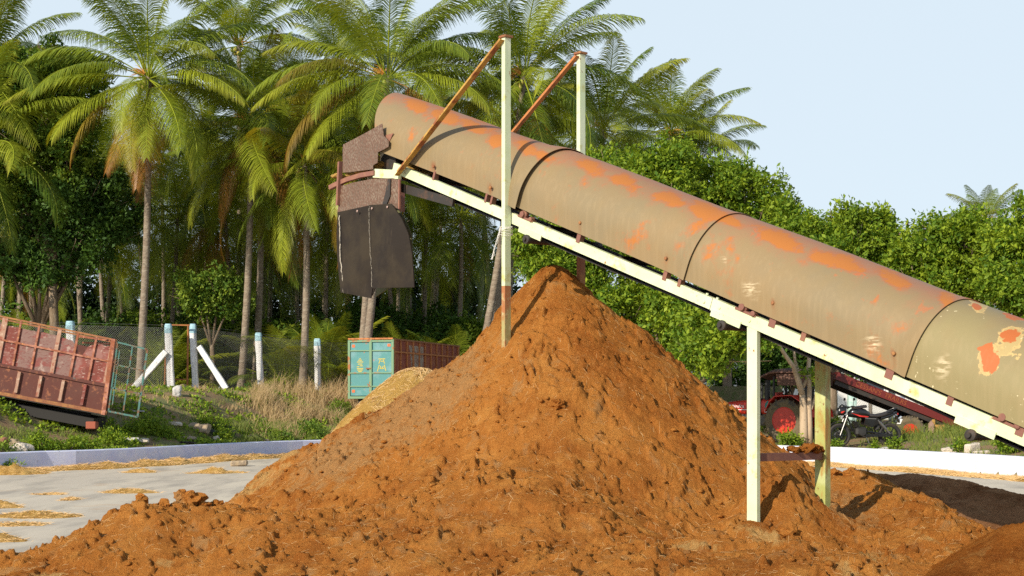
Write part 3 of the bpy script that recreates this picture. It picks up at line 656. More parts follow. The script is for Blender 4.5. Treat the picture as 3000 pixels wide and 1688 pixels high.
# legs: channels, near one pale, far one stained, cross bar buried in coir
def zc(t, v, w=0): return CV(t, v, w)
VH = VV; NL = tpx(2204)
pn = P(2204, 1515, zc(NL, 0)[1]-.02); topn = zc(NL, 0)
def leg(name, p, z0, z1, a, b, m, extra=None):
    mb = MB(); c = np.array([p[0], p[1], 0])
    mb.box(c+np.array([0, 0, (z0+z1)/2]), (a, .008, z1-z0), (UH, VH, (0, 0, 1))) if False else None
    mb.box(c-VH*b/2+np.array([0, 0, (z0+z1)/2]), (a, .007, z1-z0), (UH, VH, (0, 0, 1)))           # web facing the camera
    mb.box(c-UH*(a/2-.0035)+np.array([0, 0, (z0+z1)/2]), (.007, b-.008, z1-z0), (UH, VH, (0, 0, 1)))
    mb.box(c+UH*(a/2-.0035)+np.array([0, 0, (z0+z1)/2]), (.007, b-.008, z1-z0), (UH, VH, (0, 0, 1)))
    return mb.make(name, m, conv, off=LOC)
leg('leg', topn+VV*.02, .3, topn[2]-.045, .104, .042, m_cream)
q = zc(NL, .96); leg('leg', q-VV*.0, .3, q[2]-.03, .11, .075, m_cream_old)
mb = MB(); mb.bar((topn[0]+VV[0]*.06, topn[1]+VV[1]*.06, 1.455), (q[0]-VV[0]*.05, q[1]-VV[1]*.05, 1.445), .065, .065); mb.make('cross_bar', m_brown, conv, off=LOC)
# tall gantry posts with their rusty braces
def angle_post(p, z0, z1, m, m2, zr):
    c = np.array([p[0], p[1], 0]); 
    for (za, zb, mm, nm) in ((zr, z1, m, 'post'), (z0, zr-.001, m2, 'post_base')):
        mb = MB(); h = (za+zb)/2
        mb.box(c+np.array([0, 0, h])-UH*.022+VH*.008, (.007, .068, zb-za), (UH, VH, (0, 0, 1)))
        mb.box(c+np.array([0, 0, h])-VH*.03, (.050, .007, zb-za), (UH, VH, (0, 0, 1)))
        mb.box(c+np.array([0, 0, h])+UH*.022-VH*.010, (.007, .030, zb-za), (UH, VH, (0, 0, 1)))
        o = mb.make(nm, mm, conv, off=LOC)
    mb = MB(); mb.box(c+np.array([0, 0, z1+.012]), (.10, .10, .02), (UH, VH, (0, 0, 1))); mb.make('post_cap', m_rust, conv, off=LOC)
np_ = P(1482, 600, 14.05); fp_ = np_+VV*1.02
ztop = CH+(YH-112)/FPX*np_[1]
m_post_low = mat('rust_streaked_paint', (.34, .30, .12), .7, layers=[(4, (.36, .14, .05), .48, .56, 8, (1, 1, .4)), (12, (.45, .42, .22), .55, .7)], bump=(50, .3, .004))
angle_post(np_, 2.2, ztop, m_cream, m_post_low, CH+(YH-838)/FPX*np_[1])
angle_post(fp_, 2.2, ztop, m_cream, m_rust, CH+(YH-500)/FPX*fp_[1])
A = onv(1166, 508, -.05); mb = MB(); T_ = np.array([np_[0], np_[1], ztop+.0])-VV*.03
dd = nrm(T_-A); sd = nrm(np.cross(dd, VV))
mb.box((A+T_)/2, (np.linalg.norm(T_-A), .006, .075), (dd, VV, sd)); mb.box((A+T_)/2-sd*.035-VV*.03, (np.linalg.norm(T_-A), .06, .006), (dd, VV, sd)); mb.make('brace', m_yrust, conv, off=LOC)
A2 = A+VV*1.02; T2 = T_+VV*1.02
mb = MB(); mb.box((A2+T2)/2, (np.linalg.norm(T2-A2), .006, .065), (dd, VV, sd)); mb.box((A2+T2)/2-sd*.03-VV*.025, (np.linalg.norm(T2-A2), .05, .006), (dd, VV, sd)); mb.make('brace', m_orust, conv, off=LOC)
mb = MB(); rr = random.Random(4)
for k in range(7):
    z = CH+(YH-(664+k*4))/FPX*np_[1]; pts = []
    for a in np.linspace(0, 6.283, 13): pts.append((np_[0]+.062*math.cos(a)*(1+.1*rr.random()), np_[1]+.062*math.sin(a), z+.012*math.sin(a+k)))
    mb.tube(pts, .0022, 4)
for k in range(4):
    x, y, z = np_[0]-.05, np_[1]-.05, CH+(YH-668)/FPX*np_[1]; pts = []
    for j in range(8): pts.append((x-.012*j+rr.uniform(-.01, .01), y, z-.045*j)); 
    mb.tube(pts, .002, 4)
mb.make('twine', mat('white_twine', (.75, .73, .68), .9), conv, off=LOC)
# head frame, pulley and discharge chute
mb = MB(); mb.lathe(CV(-2.2, .08, -.02), VV, [(0, .15), (.80, .15)], 24); mb.make('head_pulley', m_dark, conv, off=LOC)
mb = MB(); h0 = onv(1172, 512, -.005); h1 = onv(1098, 508, -.005); h2 = onv(968, 550, -.005)
mb.bar(h0, h1, .045, .095); mb.make('head_rail', m_cream, conv, off=LOC)
arc = [onv(x, y, -.02) for x, y in ((1100, 507), (1060, 514), (1020, 526), (988, 540), (968, 550))]
mb = MB()
for a, b in zip(arc[:-1], arc[1:]): mb.bar(a, b, .05, .05)
mb.make('head_rail', m_brown, conv, off=LOC)
mb = MB()
for off in (0, .94):
    arc2 = [p+VV*off for p in arc]
def sheet(poly, v, th, m, name, par=None, par_off=None):
    pts = np.array([onv(x, y, v) for x, y in poly]); mb = MB(); mb.prism(pts, VV*th); return mb.make(name, m, par or conv, off=LOC)
m_mesh = bpy.data.materials.new('expanded_metal'); m_mesh.use_nodes = True
n = m_mesh.node_tree.nodes; l = m_mesh.node_tree.links; b = n['Principled BSDF']; b.inputs['Roughness'].default_value = .6; b.inputs['Metallic'].default_value = .25
tc = n.new('ShaderNodeTexCoord'); mp = n.new('ShaderNodeMapping'); mp.inputs['Scale'].default_value = (1, 1, .5); l.new(tc.outputs['Object'], mp.inputs[0])
vo = n.new('ShaderNodeTexVoronoi'); vo.inputs['Scale'].default_value = 62; l.new(mp.outputs[0], vo.inputs['Vector'])
nz = n.new('ShaderNodeTexNoise'); nz.inputs['Scale'].default_value = 5; nz.inputs['Detail'].default_value = 7; l.new(tc.outputs['Object'], nz.inputs['Vector'])
r1 = n.new('ShaderNodeValToRGB'); r1.color_ramp.elements[0].position = .40; r1.color_ramp.elements[0].color = (.15, .105, .075, 1); r1.color_ramp.elements[1].position = .66; r1.color_ramp.elements[1].color = (.27, .21, .155, 1); l.new(nz.outputs[0], r1.inputs[0])
mx = n.new('ShaderNodeMix'); mx.data_type = 'RGBA'; r2 = n.new('ShaderNodeMapRange'); r2.inputs[1].default_value = .25; r2.inputs[2].default_value = .6; l.new(vo.outputs['Distance'], r2.inputs[0]); l.new(r2.outputs[0], mx.inputs[0])
l.new(r1.outputs[0], mx.inputs[6]); mx.inputs[7].default_value = (.16, .09, .06, 1); l.new(mx.outputs[2], b.inputs['Base Color'])
bp = n.new('ShaderNodeBump'); bp.inputs['Strength'].default_value = .8; bp.inputs['Distance'].default_value = .01; l.new(vo.outputs['Distance'], bp.inputs['Height']); l.new(bp.outputs[0], b.inputs['Normal'])
top_poly = [(1005, 424), (1057, 397), (1088, 380), (1119, 362), (1124, 397), (1139, 414), (1138, 430), (1124, 438), (1107, 446), (1106, 477), (1093, 484), (1092, 496), (1060, 500), (1006, 506)]
sheet(top_poly, -.055, .006, m_mesh, 'mesh_plate')
sheet([(1123, 398), (1152, 390), (1141, 414), (1135, 424)], -.02, .006, m_brown, 'mesh_plate')
sheet([(1000, 545), (1030, 536), (1090, 524), (1150, 522), (1171, 528), (1168, 612), (1148, 606), (1085, 603), (988, 624)], -.035, .006, m_mesh, 'mesh_plate')
sheet([(1000, 545), (1150, 522), (1168, 612), (988, 624)], .93, .006, m_mesh, 'mesh_plate')
sheet([(1136, 524), (1144, 524), (1142, 575), (1132, 600), (1120, 598), (1128, 570)], -.05, .012, m_dark, 'seam_strip')
sheet([(1004, 430), (1100, 420), (1100, 500), (1004, 506)], .93, .006, m_mesh, 'mesh_plate')
mb = MB()
for x0, x1, y0, y1 in ((984, 1000, 474, 602), ): 
    a = onv(994, 474, -.05); b_ = onv(988, 602, -.05); mb.bar(a, b_, .008, .055, up=UH); mb.bar(a-UH*0.03, b_-UH*.03, .05, .008, up=UH)
mb.make('chute_frame', m_brown, conv, off=LOC); mb = MB()
a = onv(1171, 525, -.05); b_ = onv(1170, 612, -.05); mb.bar(a, b_, .02, .02, up=UH)
mb.make('chute_frame', m_brown, conv, off=LOC)
mb = MB(); a = onv(990, 540, -.03); b_ = onv(990, 600, -.03); mb.prism([a, b_, b_+VV*.95, a+VV*.95], UH*.006); mb.make('end_plate', m_brown, conv, off=LOC)
# rubber flaps hanging from the chute
m_flap = mat('flap_rubber', (.020, .0145, .011), .8, spec=.25, layers=[(3, (.035, .026, .016), .42, .62), (20, (.05, .036, .025), .62, .75, 8, (1, 1, .1))], bump=(4, .5, .03))
m_edge = mat('frayed_canvas', (.42, .38, .31), .9, layers=[(40, (.10, .09, .08), .5, .6)])
def flap(poly_l, poly_r, v, th, name, bulge, m=m_flap):
    n = 24; mb = MB(); K = 14; V = []
    for i in range(n):
        q = i/(n-1); L = np.array([np.interp(q, np.linspace(0, 1, len(poly_l)), [p[k] for p in poly_l]) for k in (0, 1)]); Rr_ = np.array([np.interp(q, np.linspace(0, 1, len(poly_r)), [p[k] for p in poly_r]) for k in (0, 1)])
        for j in range(K):
            c = j/(K-1); p = L+(Rr_-L)*c; vv = v-bulge*math.sin(c*math.pi)*(.3+q)+.02*math.sin(q*5+c*4)*q
            V.append(onv(p[0], p[1], vv))
    V = np.array(V); N = len(V); W_ = V+VV*th; i = np.arange(N).reshape(n, K)
    F = [tuple(x) for x in np.stack([i[:-1, :-1], i[:-1, 1:], i[1:, 1:], i[1:, :-1]], -1).reshape(-1, 4)]; F2 = [tuple(x+N for x in f[::-1]) for f in F]
    rim = [(i[k, 0], i[k+1, 0], i[k+1, 0]+N, i[k, 0]+N) for k in range(n-1)]+[(i[k+1, -1], i[k, -1], i[k, -1]+N, i[k+1, -1]+N) for k in range(n-1)]+[(i[-1, k], i[-1, k+1], i[-1, k+1]+N, i[-1, k]+N) for k in range(K-1)]+[(i[0, k+1], i[0, k], i[0, k]+N, i[0, k+1]+N) for k in range(K-1)]
    mb.add(np.vstack([V, W_]), F+F2+rim); o = mb.make(name, m, conv, smooth=True, off=LOC); o.data.set_sharp_from_angle(angle=R(45)); return o
f1 = flap([(989, 622), (986, 690), (987, 740), (992, 800), (998, 857)], [(1090, 600), (1092, 690), (1094, 760), (1096, 820), (1086, 874)], -.045, .012, 'rubber_flap', .02)
f2 = flap([(1083, 601), (1082, 650), (1085, 720), (1089, 790), (1090, 844)], [(1146, 597), (1176, 640), (1196, 685), (1207, 745), (1213, 842)], -.075, .012, 'rubber_flap', .03)
flap([(1130, 604), (1130, 680), (1120, 760), (1110, 800), (1100, 870)], [(1160, 606), (1184, 640), (1203, 680), (1208, 735), (1206, 800)], .55, .012, 'rubber_flap', .03, mat('flap_back', (.10, .10, .04), .8))
flap([(1000, 610), (998, 680), (1000, 740), (1010, 800), (1015, 858)], [(1090, 600), (1100, 690), (1106, 760), (1108, 820), (1090, 866)], .80, .012, 'rubber_flap', .03)
for poly, w_ in (([(994, 632), (996, 690), (997, 750), (1003, 810), (1007, 857)], .02), ([(1082, 605), (1081, 650), (1084, 720), (1088, 790), (1089, 840)], .006)):
    pts = [onv(x, y, -.092 if w_ < .01 else -.062) for x, y in poly]
    pts = dense(np.array(pts), .03); pts = pts+np.random.RandomState(3).randn(*pts.shape)*.0025; mb = MB(); mb.tube(pts, w_*.42, 5); mb.make('frayed_edge', m_edge, conv, off=LOC)
m_riv = mat('rivet', (.40, .28, .24), .5, .5)
for x, y in ((1047, 619), (1090, 611), (1135, 607)): mb = MB(); mb.lathe(onv(x, y, -.09), -VV, [(0, .014), (.006, .014), (.009, .007)], 10); mb.make('rivet', m_riv, conv, off=LOC)
# coir caught on the head
for (x, y, r, v) in ((1130, 480, .10, .15), (1150, 470, .09, .2), (1105, 492, .06, .05), (1215, 503, .13, .2), (1245, 515, .10, .25), (1190, 500, .10, .2), (985, 515, .05, .02), (1000, 520, .05, .02), (1025, 512, .045, .02), (1050, 505, .04, .02), (1075, 499, .04, .02)):
    V_, F_ = blob_verts(r, int(x), 3); rs_ = np.random.RandomState(x); V_ = V_*(1+.05*rs_.randn(len(V_)))[:, None]; mb = MB(); mb.add(V_*np.array([1.2, 1, .75])+onv(x, y, v), F_.tolist()); mb.make('coir_lump', m_straw, conv, off=LOC)
mb = MB()
for k in range(5, 10):
    x = 0.10+k*.095; V_, F_ = blob_verts(.045+.03*rr.random(), 60+k, 3); V_ = V_*(1+.08*np.random.RandomState(k).randn(len(V_)))[:, None]; p = topn+(q-topn)*x; mb.add(V_*np.array([1, 1, .7])+np.array([p[0], p[1], 1.49+.02*(k > 4)]), F_.tolist())
mb.make('coir_lump', m_coir_red, conv, off=LOC)
#@@PART3
# ------------------------------------------------------------------ palms
m_frond = mat('palm_frond', (.048, .115, .013), .42, spec=.3, trans=.25, tint=[('tint', (.33, .38, .028)), ('dry', (.30, .135, .03))], layers=[(1.5, (.105, .150, .022), .4, .65)])
m_trunk = mat('palm_trunk', (.22, .17, .125), .9, layers=[(3, (.30, .25, .19), .45, .62, 6, (1, 1, 3)), (14, (.09, .07, .055), .56, .66, 6, (.4, .4, 2.5))], bump=(14, .8, .04))
m_nut = mat('coconut_husk', (.30, .34, .05), .6, layers=[(4, (.42, .30, .06), .5, .6)])
m_stalk = mat('flower_stalk', (.62, .30, .06), .7)
def frond(rng, az, el, L, droop, nl=60, seg=3, dry=0, tint=0, twist=0):
    m = 26; s = np.linspace(0, 1, m); e = el-droop*s**1.35; ds = L/(m-1)
    tx = np.cos(e); tz = np.sin(e); r = np.concatenate([[0], np.cumsum(tx[:-1]*ds)]); z = np.concatenate([[0], np.cumsum(tz[:-1]*ds)])
    sway = (rng.rand()-.5)*.5*s**2; A = az+sway; hx = np.cos(A); hy = np.sin(A)
    C = np.stack([hx*r, hy*r, z], -1); T = np.stack([hx*tx, hy*tx, tz], -1); T /= np.linalg.norm(T, axis=1)[:, None]
    S = np.stack([-np.sin(A), np.cos(A), 0*A], -1); Nn = np.cross(T, S); Nn *= np.sign(Nn[:, 2:3]+1e-9) if el < 1.4 else 1
    Vs = []; Fs = []; At = []; Ad = []; k = 0
    # midrib
    w = .035*(1-s)**.7+.006; up = np.cross(S, T)
    rb = np.stack([C-S*w[:, None], C-up*w[:, None]*.9, C+S*w[:, None], C+up*w[:, None]*.5], 1); Vs.append(rb.reshape(-1, 3))
    i = np.arange(m*4).reshape(m, 4); F = np.stack([i[:-1], np.roll(i[:-1], -1, 1), np.roll(i[1:], -1, 1), i[1:]], -1).reshape(-1, 4); Fs.append(F); k += m*4
    At.append(np.full(m*4, .9)); Ad.append(np.full(m*4, dry))
    q = np.linspace(.17, .995, nl); ln = L*.245*np.clip((q-.10)/.22, .30, 1)**.6*(1-.72*np.clip((q-.55)/.45, 0, 1)**1.6)
    for side in (-1, 1):
        qq = np.clip(q+(rng.rand(nl)-.5)*.008, 0, 1); P0 = np.stack([np.interp(qq, s, C[:, j]) for j in range(3)], -1); t = np.stack([np.interp(qq, s, T[:, j]) for j in range(3)], -1)
        sd = np.stack([np.interp(qq, s, S[:, j]) for j in range(3)], -1)*side; nn = np.stack([np.interp(qq, s, Nn[:, j]) for j in range(3)], -1)
        fw = .70+.9*qq**2+.12*(rng.rand(nl)-.5); lift = .05+.16*(rng.rand(nl)-.5)-.15*dry
        d = sd+t*fw[:, None]+nn*lift[:, None]; d /= np.linalg.norm(d, axis=1)[:, None]
        l = ln*(.86+.28*rng.rand(nl)); st = [P0]; cur = P0; dd = d
        for j in range(seg):
            cur = cur+dd*(l/seg)[:, None]; st.append(cur); dd = dd+np.array([0, 0, -1.])*((.42+.28*rng.rand(nl))*(1+.8*dry))[:, None]; dd /= np.linalg.norm(dd, axis=1)[:, None]
        wd = np.array([.55, 1, .8, .12]) if seg == 3 else np.array([.7, 1, .12]); wid = .0185*(L/4.7)
        pts = []
        for j, c in enumerate(st): pts += [c-t*(wid*wd[j]), c+t*(wid*wd[j])]
        V = np.stack(pts, 1); Vs.append(V.reshape(-1, 3)); n2 = 2*(seg+1)
        b = (np.arange(nl)*n2)[:, None]
        for j in range(seg): Fs.append(b+np.array([[2*j, 2*j+1, 2*j+3, 2*j+2]])+k)
        a = np.repeat(np.clip(tint+.35*(rng.rand(nl)-.5), 0, 1)[:, None], n2, 1); dr = np.repeat(np.clip(dry+(np.clip(qq-.55, 0, 1)*1.6*(rng.rand() < .8)*dry), 0, 1)[:, None], n2, 1)
        if dry < .3: dr = dr+np.linspace(0, .35*(tint > .55), n2)[None]*np.clip(q-.4, 0, 1)[:, None]*1.5
        At.append(a.ravel()); Ad.append(np.clip(dr, 0, 1).ravel()); k += nl*n2
    return np.vstack(Vs), np.vstack(Fs), np.concatenate(At), np.concatenate(Ad)
def crown_mesh(seed, nf=26, L=4.7, nl=60, seg=3, low=-1.0, spec=None, dryp=.12, cone_=1.5, nodry=False):
    rng = np.random.RandomState(seed); Vs = []; Fs = []; A = []; D = []; k = 0; lst = []
    for i in range(nf):
        a = i*2.39996+rng.rand()*.5; h = (i+.5)/nf; el = cone_-(cone_-low)*h**1.15+.15*(rng.rand()-.5); dr = .50+.80*h*(1 if el > -.3 else .4)+.4*rng.rand()
        dry = 0
        if h > .85 and rng.rand() < .5: dry = .5+.5*rng.rand()
        elif rng.rand() < dryp*h: dry = .3
        if nodry: dry = 0
        lst.append((a, el, L*(.72+.3*min(1, .35+h*1.6))*(.9+.2*rng.rand()), dr, dry, .15+.75*rng.rand()**1.2))
    if spec: lst += [(a_, e_, l_*1.16, d_*.82, y_, t_) for a_, e_, l_, d_, y_, t_ in spec]
    for (a, el, l, dr, dry, ti) in lst:
        v, f, t, d = frond(rng, a, el, l, dr, nl, seg, dry, ti)
        Vs.append(v+np.array([.12*math.cos(a), .12*math.sin(a), -.12*(1.2-el)])); Fs.append(f+k); A.append(t); D.append(d); k += len(v)
    return fast_mesh('crown', np.vstack(Vs), np.vstack(Fs), m_frond, False, {'tint': np.concatenate(A), 'dry': np.concatenate(D)})
def trunk_mesh(h, dx, dy, r0=.17, r1=.11, n=10, rings=46, bow=.3):
    mb = MB(); q = np.linspace(0, 1, rings); pts = np.stack([dx*(q**1.0)+bow*np.sin(q*np.pi)*.4, dy*q, h*q-.3*(1-q)], -1)
    rad = r0+(r1-r0)*q+.10*np.exp(-q*h/.35); rad = rad*(1+.07*((np.arange(rings) % 2) == 0)); mb.tube(pts, rad, n); V = np.vstack(mb.v)
    me = bpy.data.meshes.new('trunk'); me.from_pydata(V.tolist(), [], mb.f); me.materials.append(m_trunk); me.shade_smooth(); me.set_sharp_from_angle(angle=R(50)); return me
def nuts_mesh(seed, n=9):
    rng = np.random.RandomState(seed); mb = MB()
    for i in range(n):
        a = rng.rand()*6.3; r = .22+.18*rng.rand(); mb.loft([(-.13, 0, 0, .01, .01), (-.10, 0, 0, .07, .07), (0, 0, 0, .105, .105), (.10, 0, 0, .07, .07), (.14, 0, 0, .01, .01)], 8, 2, ax=((0, 0, 1), (1, 0, 0), (0, 1, 0)), origin=(r*math.cos(a), r*math.sin(a), -.25-.35*rng.rand()))
    me = bpy.data.meshes.new('coconut_bunch'); me.from_pydata(np.vstack(mb.v).tolist(), [], mb.f); me.materials.append(m_nut); me.shade_smooth(); return me
def stalk_mesh(seed):
    rng = np.random.RandomState(seed); mb = MB()
    for b in range(4):
        a0 = rng.rand()*6.3
        for i in range(11):
            a = a0+.5*rng.randn(); l = .5+.35*rng.rand(); e = .9+.4*rng.randn(); pts = [(0, 0, .0)]
            for j in range(1, 5):
                q = j/4; pts.append((math.cos(a)*l*q*math.cos(e), math.sin(a)*l*q*math.cos(e), l*q*math.sin(e)-.35*q*q))
            mb.tube(np.array(pts)+np.array([math.cos(a0)*.18, math.sin(a0)*.18, 0]), [.016, .014, .012, .01, .006], 4)
    me = bpy.data.meshes.new('flower_stalk'); me.from_pydata(np.vstack(mb.v).tolist(), [], mb.f); me.materials.append(m_stalk); return me
nutm = nuts_mesh(3); nutm2 = nuts_mesh(5, 12); stalkm = stalk_mesh(2); stalkm2 = stalk_mesh(7)
def palm(label, px, py, d, bpx, crown, rz=0, sc=1.0, group='coconut palms of the grove', fancy=True, r0=.17, bow=.3, tmesh=None):
    c = P(px, py, d); bx = (bpx-1500)/FPX*d; bz = float(ground_z(bx, d)); h = c[2]-bz
    t = thing('coconut_palm', label, 'palm tree', (bx, d, bz), 0, group)
    link('trunk', trunk_mesh(h, c[0]-bx, 0, r0, r0*.66, bow=bow), t)
    o = link('crown', crown, t); o.location = (c[0]-bx, 0, h); o.rotation_euler = (0, 0, rz); o.scale = (sc,)*3
    if fancy:
        n = link('coconut_bunch', nutm if int(px) % 2 else nutm2, t); n.location = (c[0]-bx, 0, h-.05); n.rotation_euler = (0, 0, rz*2)
        s = link('flower_stalk', stalkm if int(px) % 2 else stalkm2, t); s.location = (c[0]-bx, 0, h+.05); s.rotation_euler = (0, 0, rz)
    return t
# frond list entry: (azimuth, start elevation, length, droop, dryness, yellowness); azimuth 0 = right, pi/2 = away, -pi/2 = towards the camera
rd = math.radians
specA = [(rd(186), .62, 5.0, 1.75, 0, .5), (rd(200), .05, 4.9, .75, 0, .75), (rd(222), -.35, 4.9, .75, .0, .95), (rd(262), -.75, 4.4, .7, .25, .85), (rd(-4), .18, 4.4, 1.15, 0, .6), (rd(-35), .10, 5.0, 1.15, 0, .95), (rd(-55), -.45, 5.0, .7, 0, .55), (rd(-78), -.55, 4.6, .8, 0, .7), (rd(-20), .35, 5.2, 1.7, 0, .5), (rd(150), .9, 5, 1.5, 0, .4), (rd(20), .9, 5, 1.4, 0, .3), (rd(-70), .6, 3.2, 2.6, 0, .4), (rd(250), -.9, 4.2, .4, .6, .7), (rd(275), -1.1, 4.4, .3, 1, .8)]
specD = [(rd(188), .35, 5.2, 1.6, 0, .55), (rd(205), .1, 5.0, 1.15, 0, .9), (rd(225), -.05, 4.6, 1.3, 0, .6), (rd(-10), .30, 5.0, 1.5, 0, .5), (rd(-30), .05, 4.9, 1.2, 0, .7), (rd(-60), .05, 4.4, 1.5, 0, .5), (rd(170), 1.1, 5.0, 1.3, 0, .3), (rd(15), 1.1, 4.8, 1.3, 0, .4), (rd(90), .7, 5, 1.2, 0, .3), (rd(-140), -.5, 4.5, .7, 0, .9)]
cA = crown_mesh(101, 20, 5.4, 104, 3, low=-.7, spec=specA, cone_=1.55); cD = crown_mesh(102, 20, 5.4, 104, 3, low=-.5, spec=specD, cone_=1.5)
cB = crown_mesh(103, 27, 5.4, 98, 3, low=-1.15); cE = crown_mesh(104, 26, 5.4, 98, 3, low=-.95, cone_=1.5); cF = crown_mesh(105, 24, 5.2, 96, 3, low=-.5, cone_=1.45)
far = [crown_mesh(200+i, 24, 5.0, 66, 2, low=-1.1+.2*(i % 3), dryp=.12, nodry=i != 2) for i in range(5)]
young = [crown_mesh(300+i, 20, 4.6, 80, 2, low=.25, dryp=.1) for i in range(3)]
hero = [('tall palm with drooping yellow fronds and orange flower stalks, left of the fence gate', 435, 222, 60, 405, cA, 0, 1.0),
 ('taller of the twin palms right of the gate brace', 735, 352, 63, 704, cB, .4, .95),
 ('second slimmer trunk of the twin palms right of the gate brace', 762, 452, 65, 744, cE, 2.2, .85),
 ('palm reaching highest between the two biggest crowns, upright against the sky', 700, 128, 80, 690, cF, 1.0, 1.05),
 ('large palm crown directly behind the torn end of the conveyor cover', 1135, 222, 58, 1056, cD, 0, 1.0),
 ('palm crown behind the top of the near gantry post', 1535, 222, 60, 1386, cE, 0, 1.02),
 ('leaning palm trunk just right of the one behind the near gantry post', 1490, 340, 64, 1428, cB, 1.7, .9),
 ('palm immediately right of the far gantry post', 1765, 375, 66, 1740, cF, 0, .98),
 ('outermost tall palm right of the far gantry post, standing over the broadleaf trees', 1962, 395, 78, 1950, cF, 2.1, .95),
 ('palm leaning its arched fronds over the highest broadleaf crown', 2040, 470, 80, 2030, cE, 1.3, .85),
 ('lone small palm top rising over the trees at the far right', 2890, 650, 90, 2890, cF, .9, .60),
 ('palm crown half cut by the upper left corner', -45, 200, 62, -60, cB, .8, 1.0),
 ('palm with low dark fronds at the left edge beneath the corner crown', -60, 420, 60, -50, cE, .5, 1.0),
 ('straight palm trunk between the plain fence posts right of the gate', 893, 480, 62, 884, cB, 2.9, .9),
 ('small distant palm top left of the crown behind the conveyor head', 985, 190, 86, 985, cF, 2.5, .95),
 ('palm with pale trunk ending under the black rubber flaps', 1085, 430, 61, 1048, cE, 2.7, .8)]
for a in hero: palm(a[0], *a[1:6], a[6], rz=a[7-1+0] if False else a[7-1] if isinstance(a[7-1], float) else 0, sc=a[-1]) if False else palm(a[0], a[1], a[2], a[3], a[4], a[5], rz=a[6], sc=a[7], bow=.35)
rb = random.Random(12)
bgspec = [(250, 610, 68), (330, 560, 74), (150, 640, 72), (60, 560, 70), (520, 640, 70), (600, 600, 74), (560, 520, 78), (660, 640, 70), (800, 620, 72), (850, 560, 80), (960, 620, 70), (1010, 560, 76), (1130, 640, 70), (1200, 560, 74), (1250, 640, 72), (1300, 520, 80), (1350, 640, 70), (1420, 580, 76), (1290, 330, 84), (1230, 240, 90), (880, 330, 84), (820, 420, 76), (600, 380, 82), (300, 450, 80), (20, 330, 80), (470, 480, 84), (1040, 400, 84), (1600, 480, 76), (1680, 400, 84), (1500, 480, 80), (1850, 480, 82), (700, 520, 88), (940, 470, 90), (1150, 480, 88), (400, 640, 88), (220, 520, 92), (1560, 620, 84), (1400, 440, 92), (100, 470, 90), (760, 560, 95), (560, 700, 92), (880, 700, 95), (1080, 700, 92), (1240, 720, 95), (340, 720, 96), (60, 720, 94), (700, 730, 96), (1000, 740, 100)]
used_lb = set(); used_w = ['far', 'thin', 'dim', 'faint', 'slender', 'shadowed', 'hidden', 'distant', 'slight', 'dusky']
for i, (px, py, d) in enumerate(bgspec):
    lean = rb.uniform(-45, 45)
    zone = ['the left edge', 'the cage trolley', 'its open door', 'the tallest left palm', 'the gate brace', 'the twin trunks', 'the straight trunk', 'the last white post', 'the turquoise doors', 'the rubber flaps', 'the conveyor head', 'the brace foot', 'the near gantry post', 'the heap peak', 'the far gantry post', 'the highest broadleaf crown'][min(15, int(px//115))]
    hgt = 'high' if py < 400 else ('middle height' if py < 540 else ('low' if py < 680 else 'very low'))
    lb_ = '%s %s palm deep in the grove behind %s' % (hgt, 'leaning' if abs(lean) > 22 else 'upright', zone)
    while lb_ in used_lb: lb_ = lb_.replace('palm deep', 'palm '+used_w.pop(0)+' deep') if used_w else lb_+' too'
    used_lb.add(lb_)
    palm(lb_, px, py, d, px+lean, far[i % 5], rb.uniform(0, 6.3), rb.uniform(.85, 1.1), group='background palms deep in the grove', fancy=False, r0=.13, bow=rb.uniform(-.8, .8))
for i, (px, d) in enumerate([(120, 66), (300, 70), (470, 64), (620, 68), (840, 64), (960, 64), (1180, 68), (1330, 66), (30, 74), (400, 78), (720, 78), (1080, 80), (1450, 76), (560, 90), (900, 92), (1250, 92), (200, 95)]):
    x = (px-1500)/FPX*d; z = float(ground_z(x, d))
    t = thing('young_palm', ['', ''][0]+'trunkless young palm fronds spreading from the ground, %s' % (['beneath the far left trees', 'behind the red cage trolley', 'left of the gate posts', 'right of the gate brace', 'between the two plain fence posts', 'beside the turquoise trolley doors', 'behind the red trolley side', 'behind the left slope of the heap', 'deep in shade at the left edge', 'deep in shade behind the tallest left palm', 'deep behind the twin trunks', 'deep behind the rubber flaps', 'deep behind the near gantry post', 'farthest back left of the gate brace', 'farthest back right of the fence post', 'farthest back above the heap slope', 'farthest back above the red cage trolley'][i]), 'young palm', (x, d, z), rb.uniform(0, 6.3), 'young palms under the grove')
    o = link('crown', young[i % 3], t); o.scale = (rb.uniform(.7, 1.0),)*3

# ------------------------------------------------------------------ broadleaf trees, bushes
def leaf_mat(name, c, c2, tr=.30):
    return mat(name, c, .6, trans=tr, tint=[('tint', c2)], spec=.25)
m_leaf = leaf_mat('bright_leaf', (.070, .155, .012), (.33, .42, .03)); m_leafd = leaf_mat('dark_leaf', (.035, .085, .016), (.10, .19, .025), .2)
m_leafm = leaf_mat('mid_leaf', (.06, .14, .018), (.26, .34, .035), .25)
m_leaff = leaf_mat('shaded_leaf', (.014, .034, .008), (.035, .07, .012), .1)  # very dark base colour stands in for the shade of a dense canopy
m_bark = mat('bark', (.17, .12, .075), .95, layers=[(8, (.26, .20, .14), .48, .62, 6, (1, 1, .3))], bump=(20, .7, .03))
m_barkp = mat('pale_bark', (.48, .36, .24), .9, layers=[(4, (.36, .26, .16), .48, .62, 6, (1, 1, .4)), (18, (.24, .17, .11), .6, .7)], bump=(30, .5, .01))
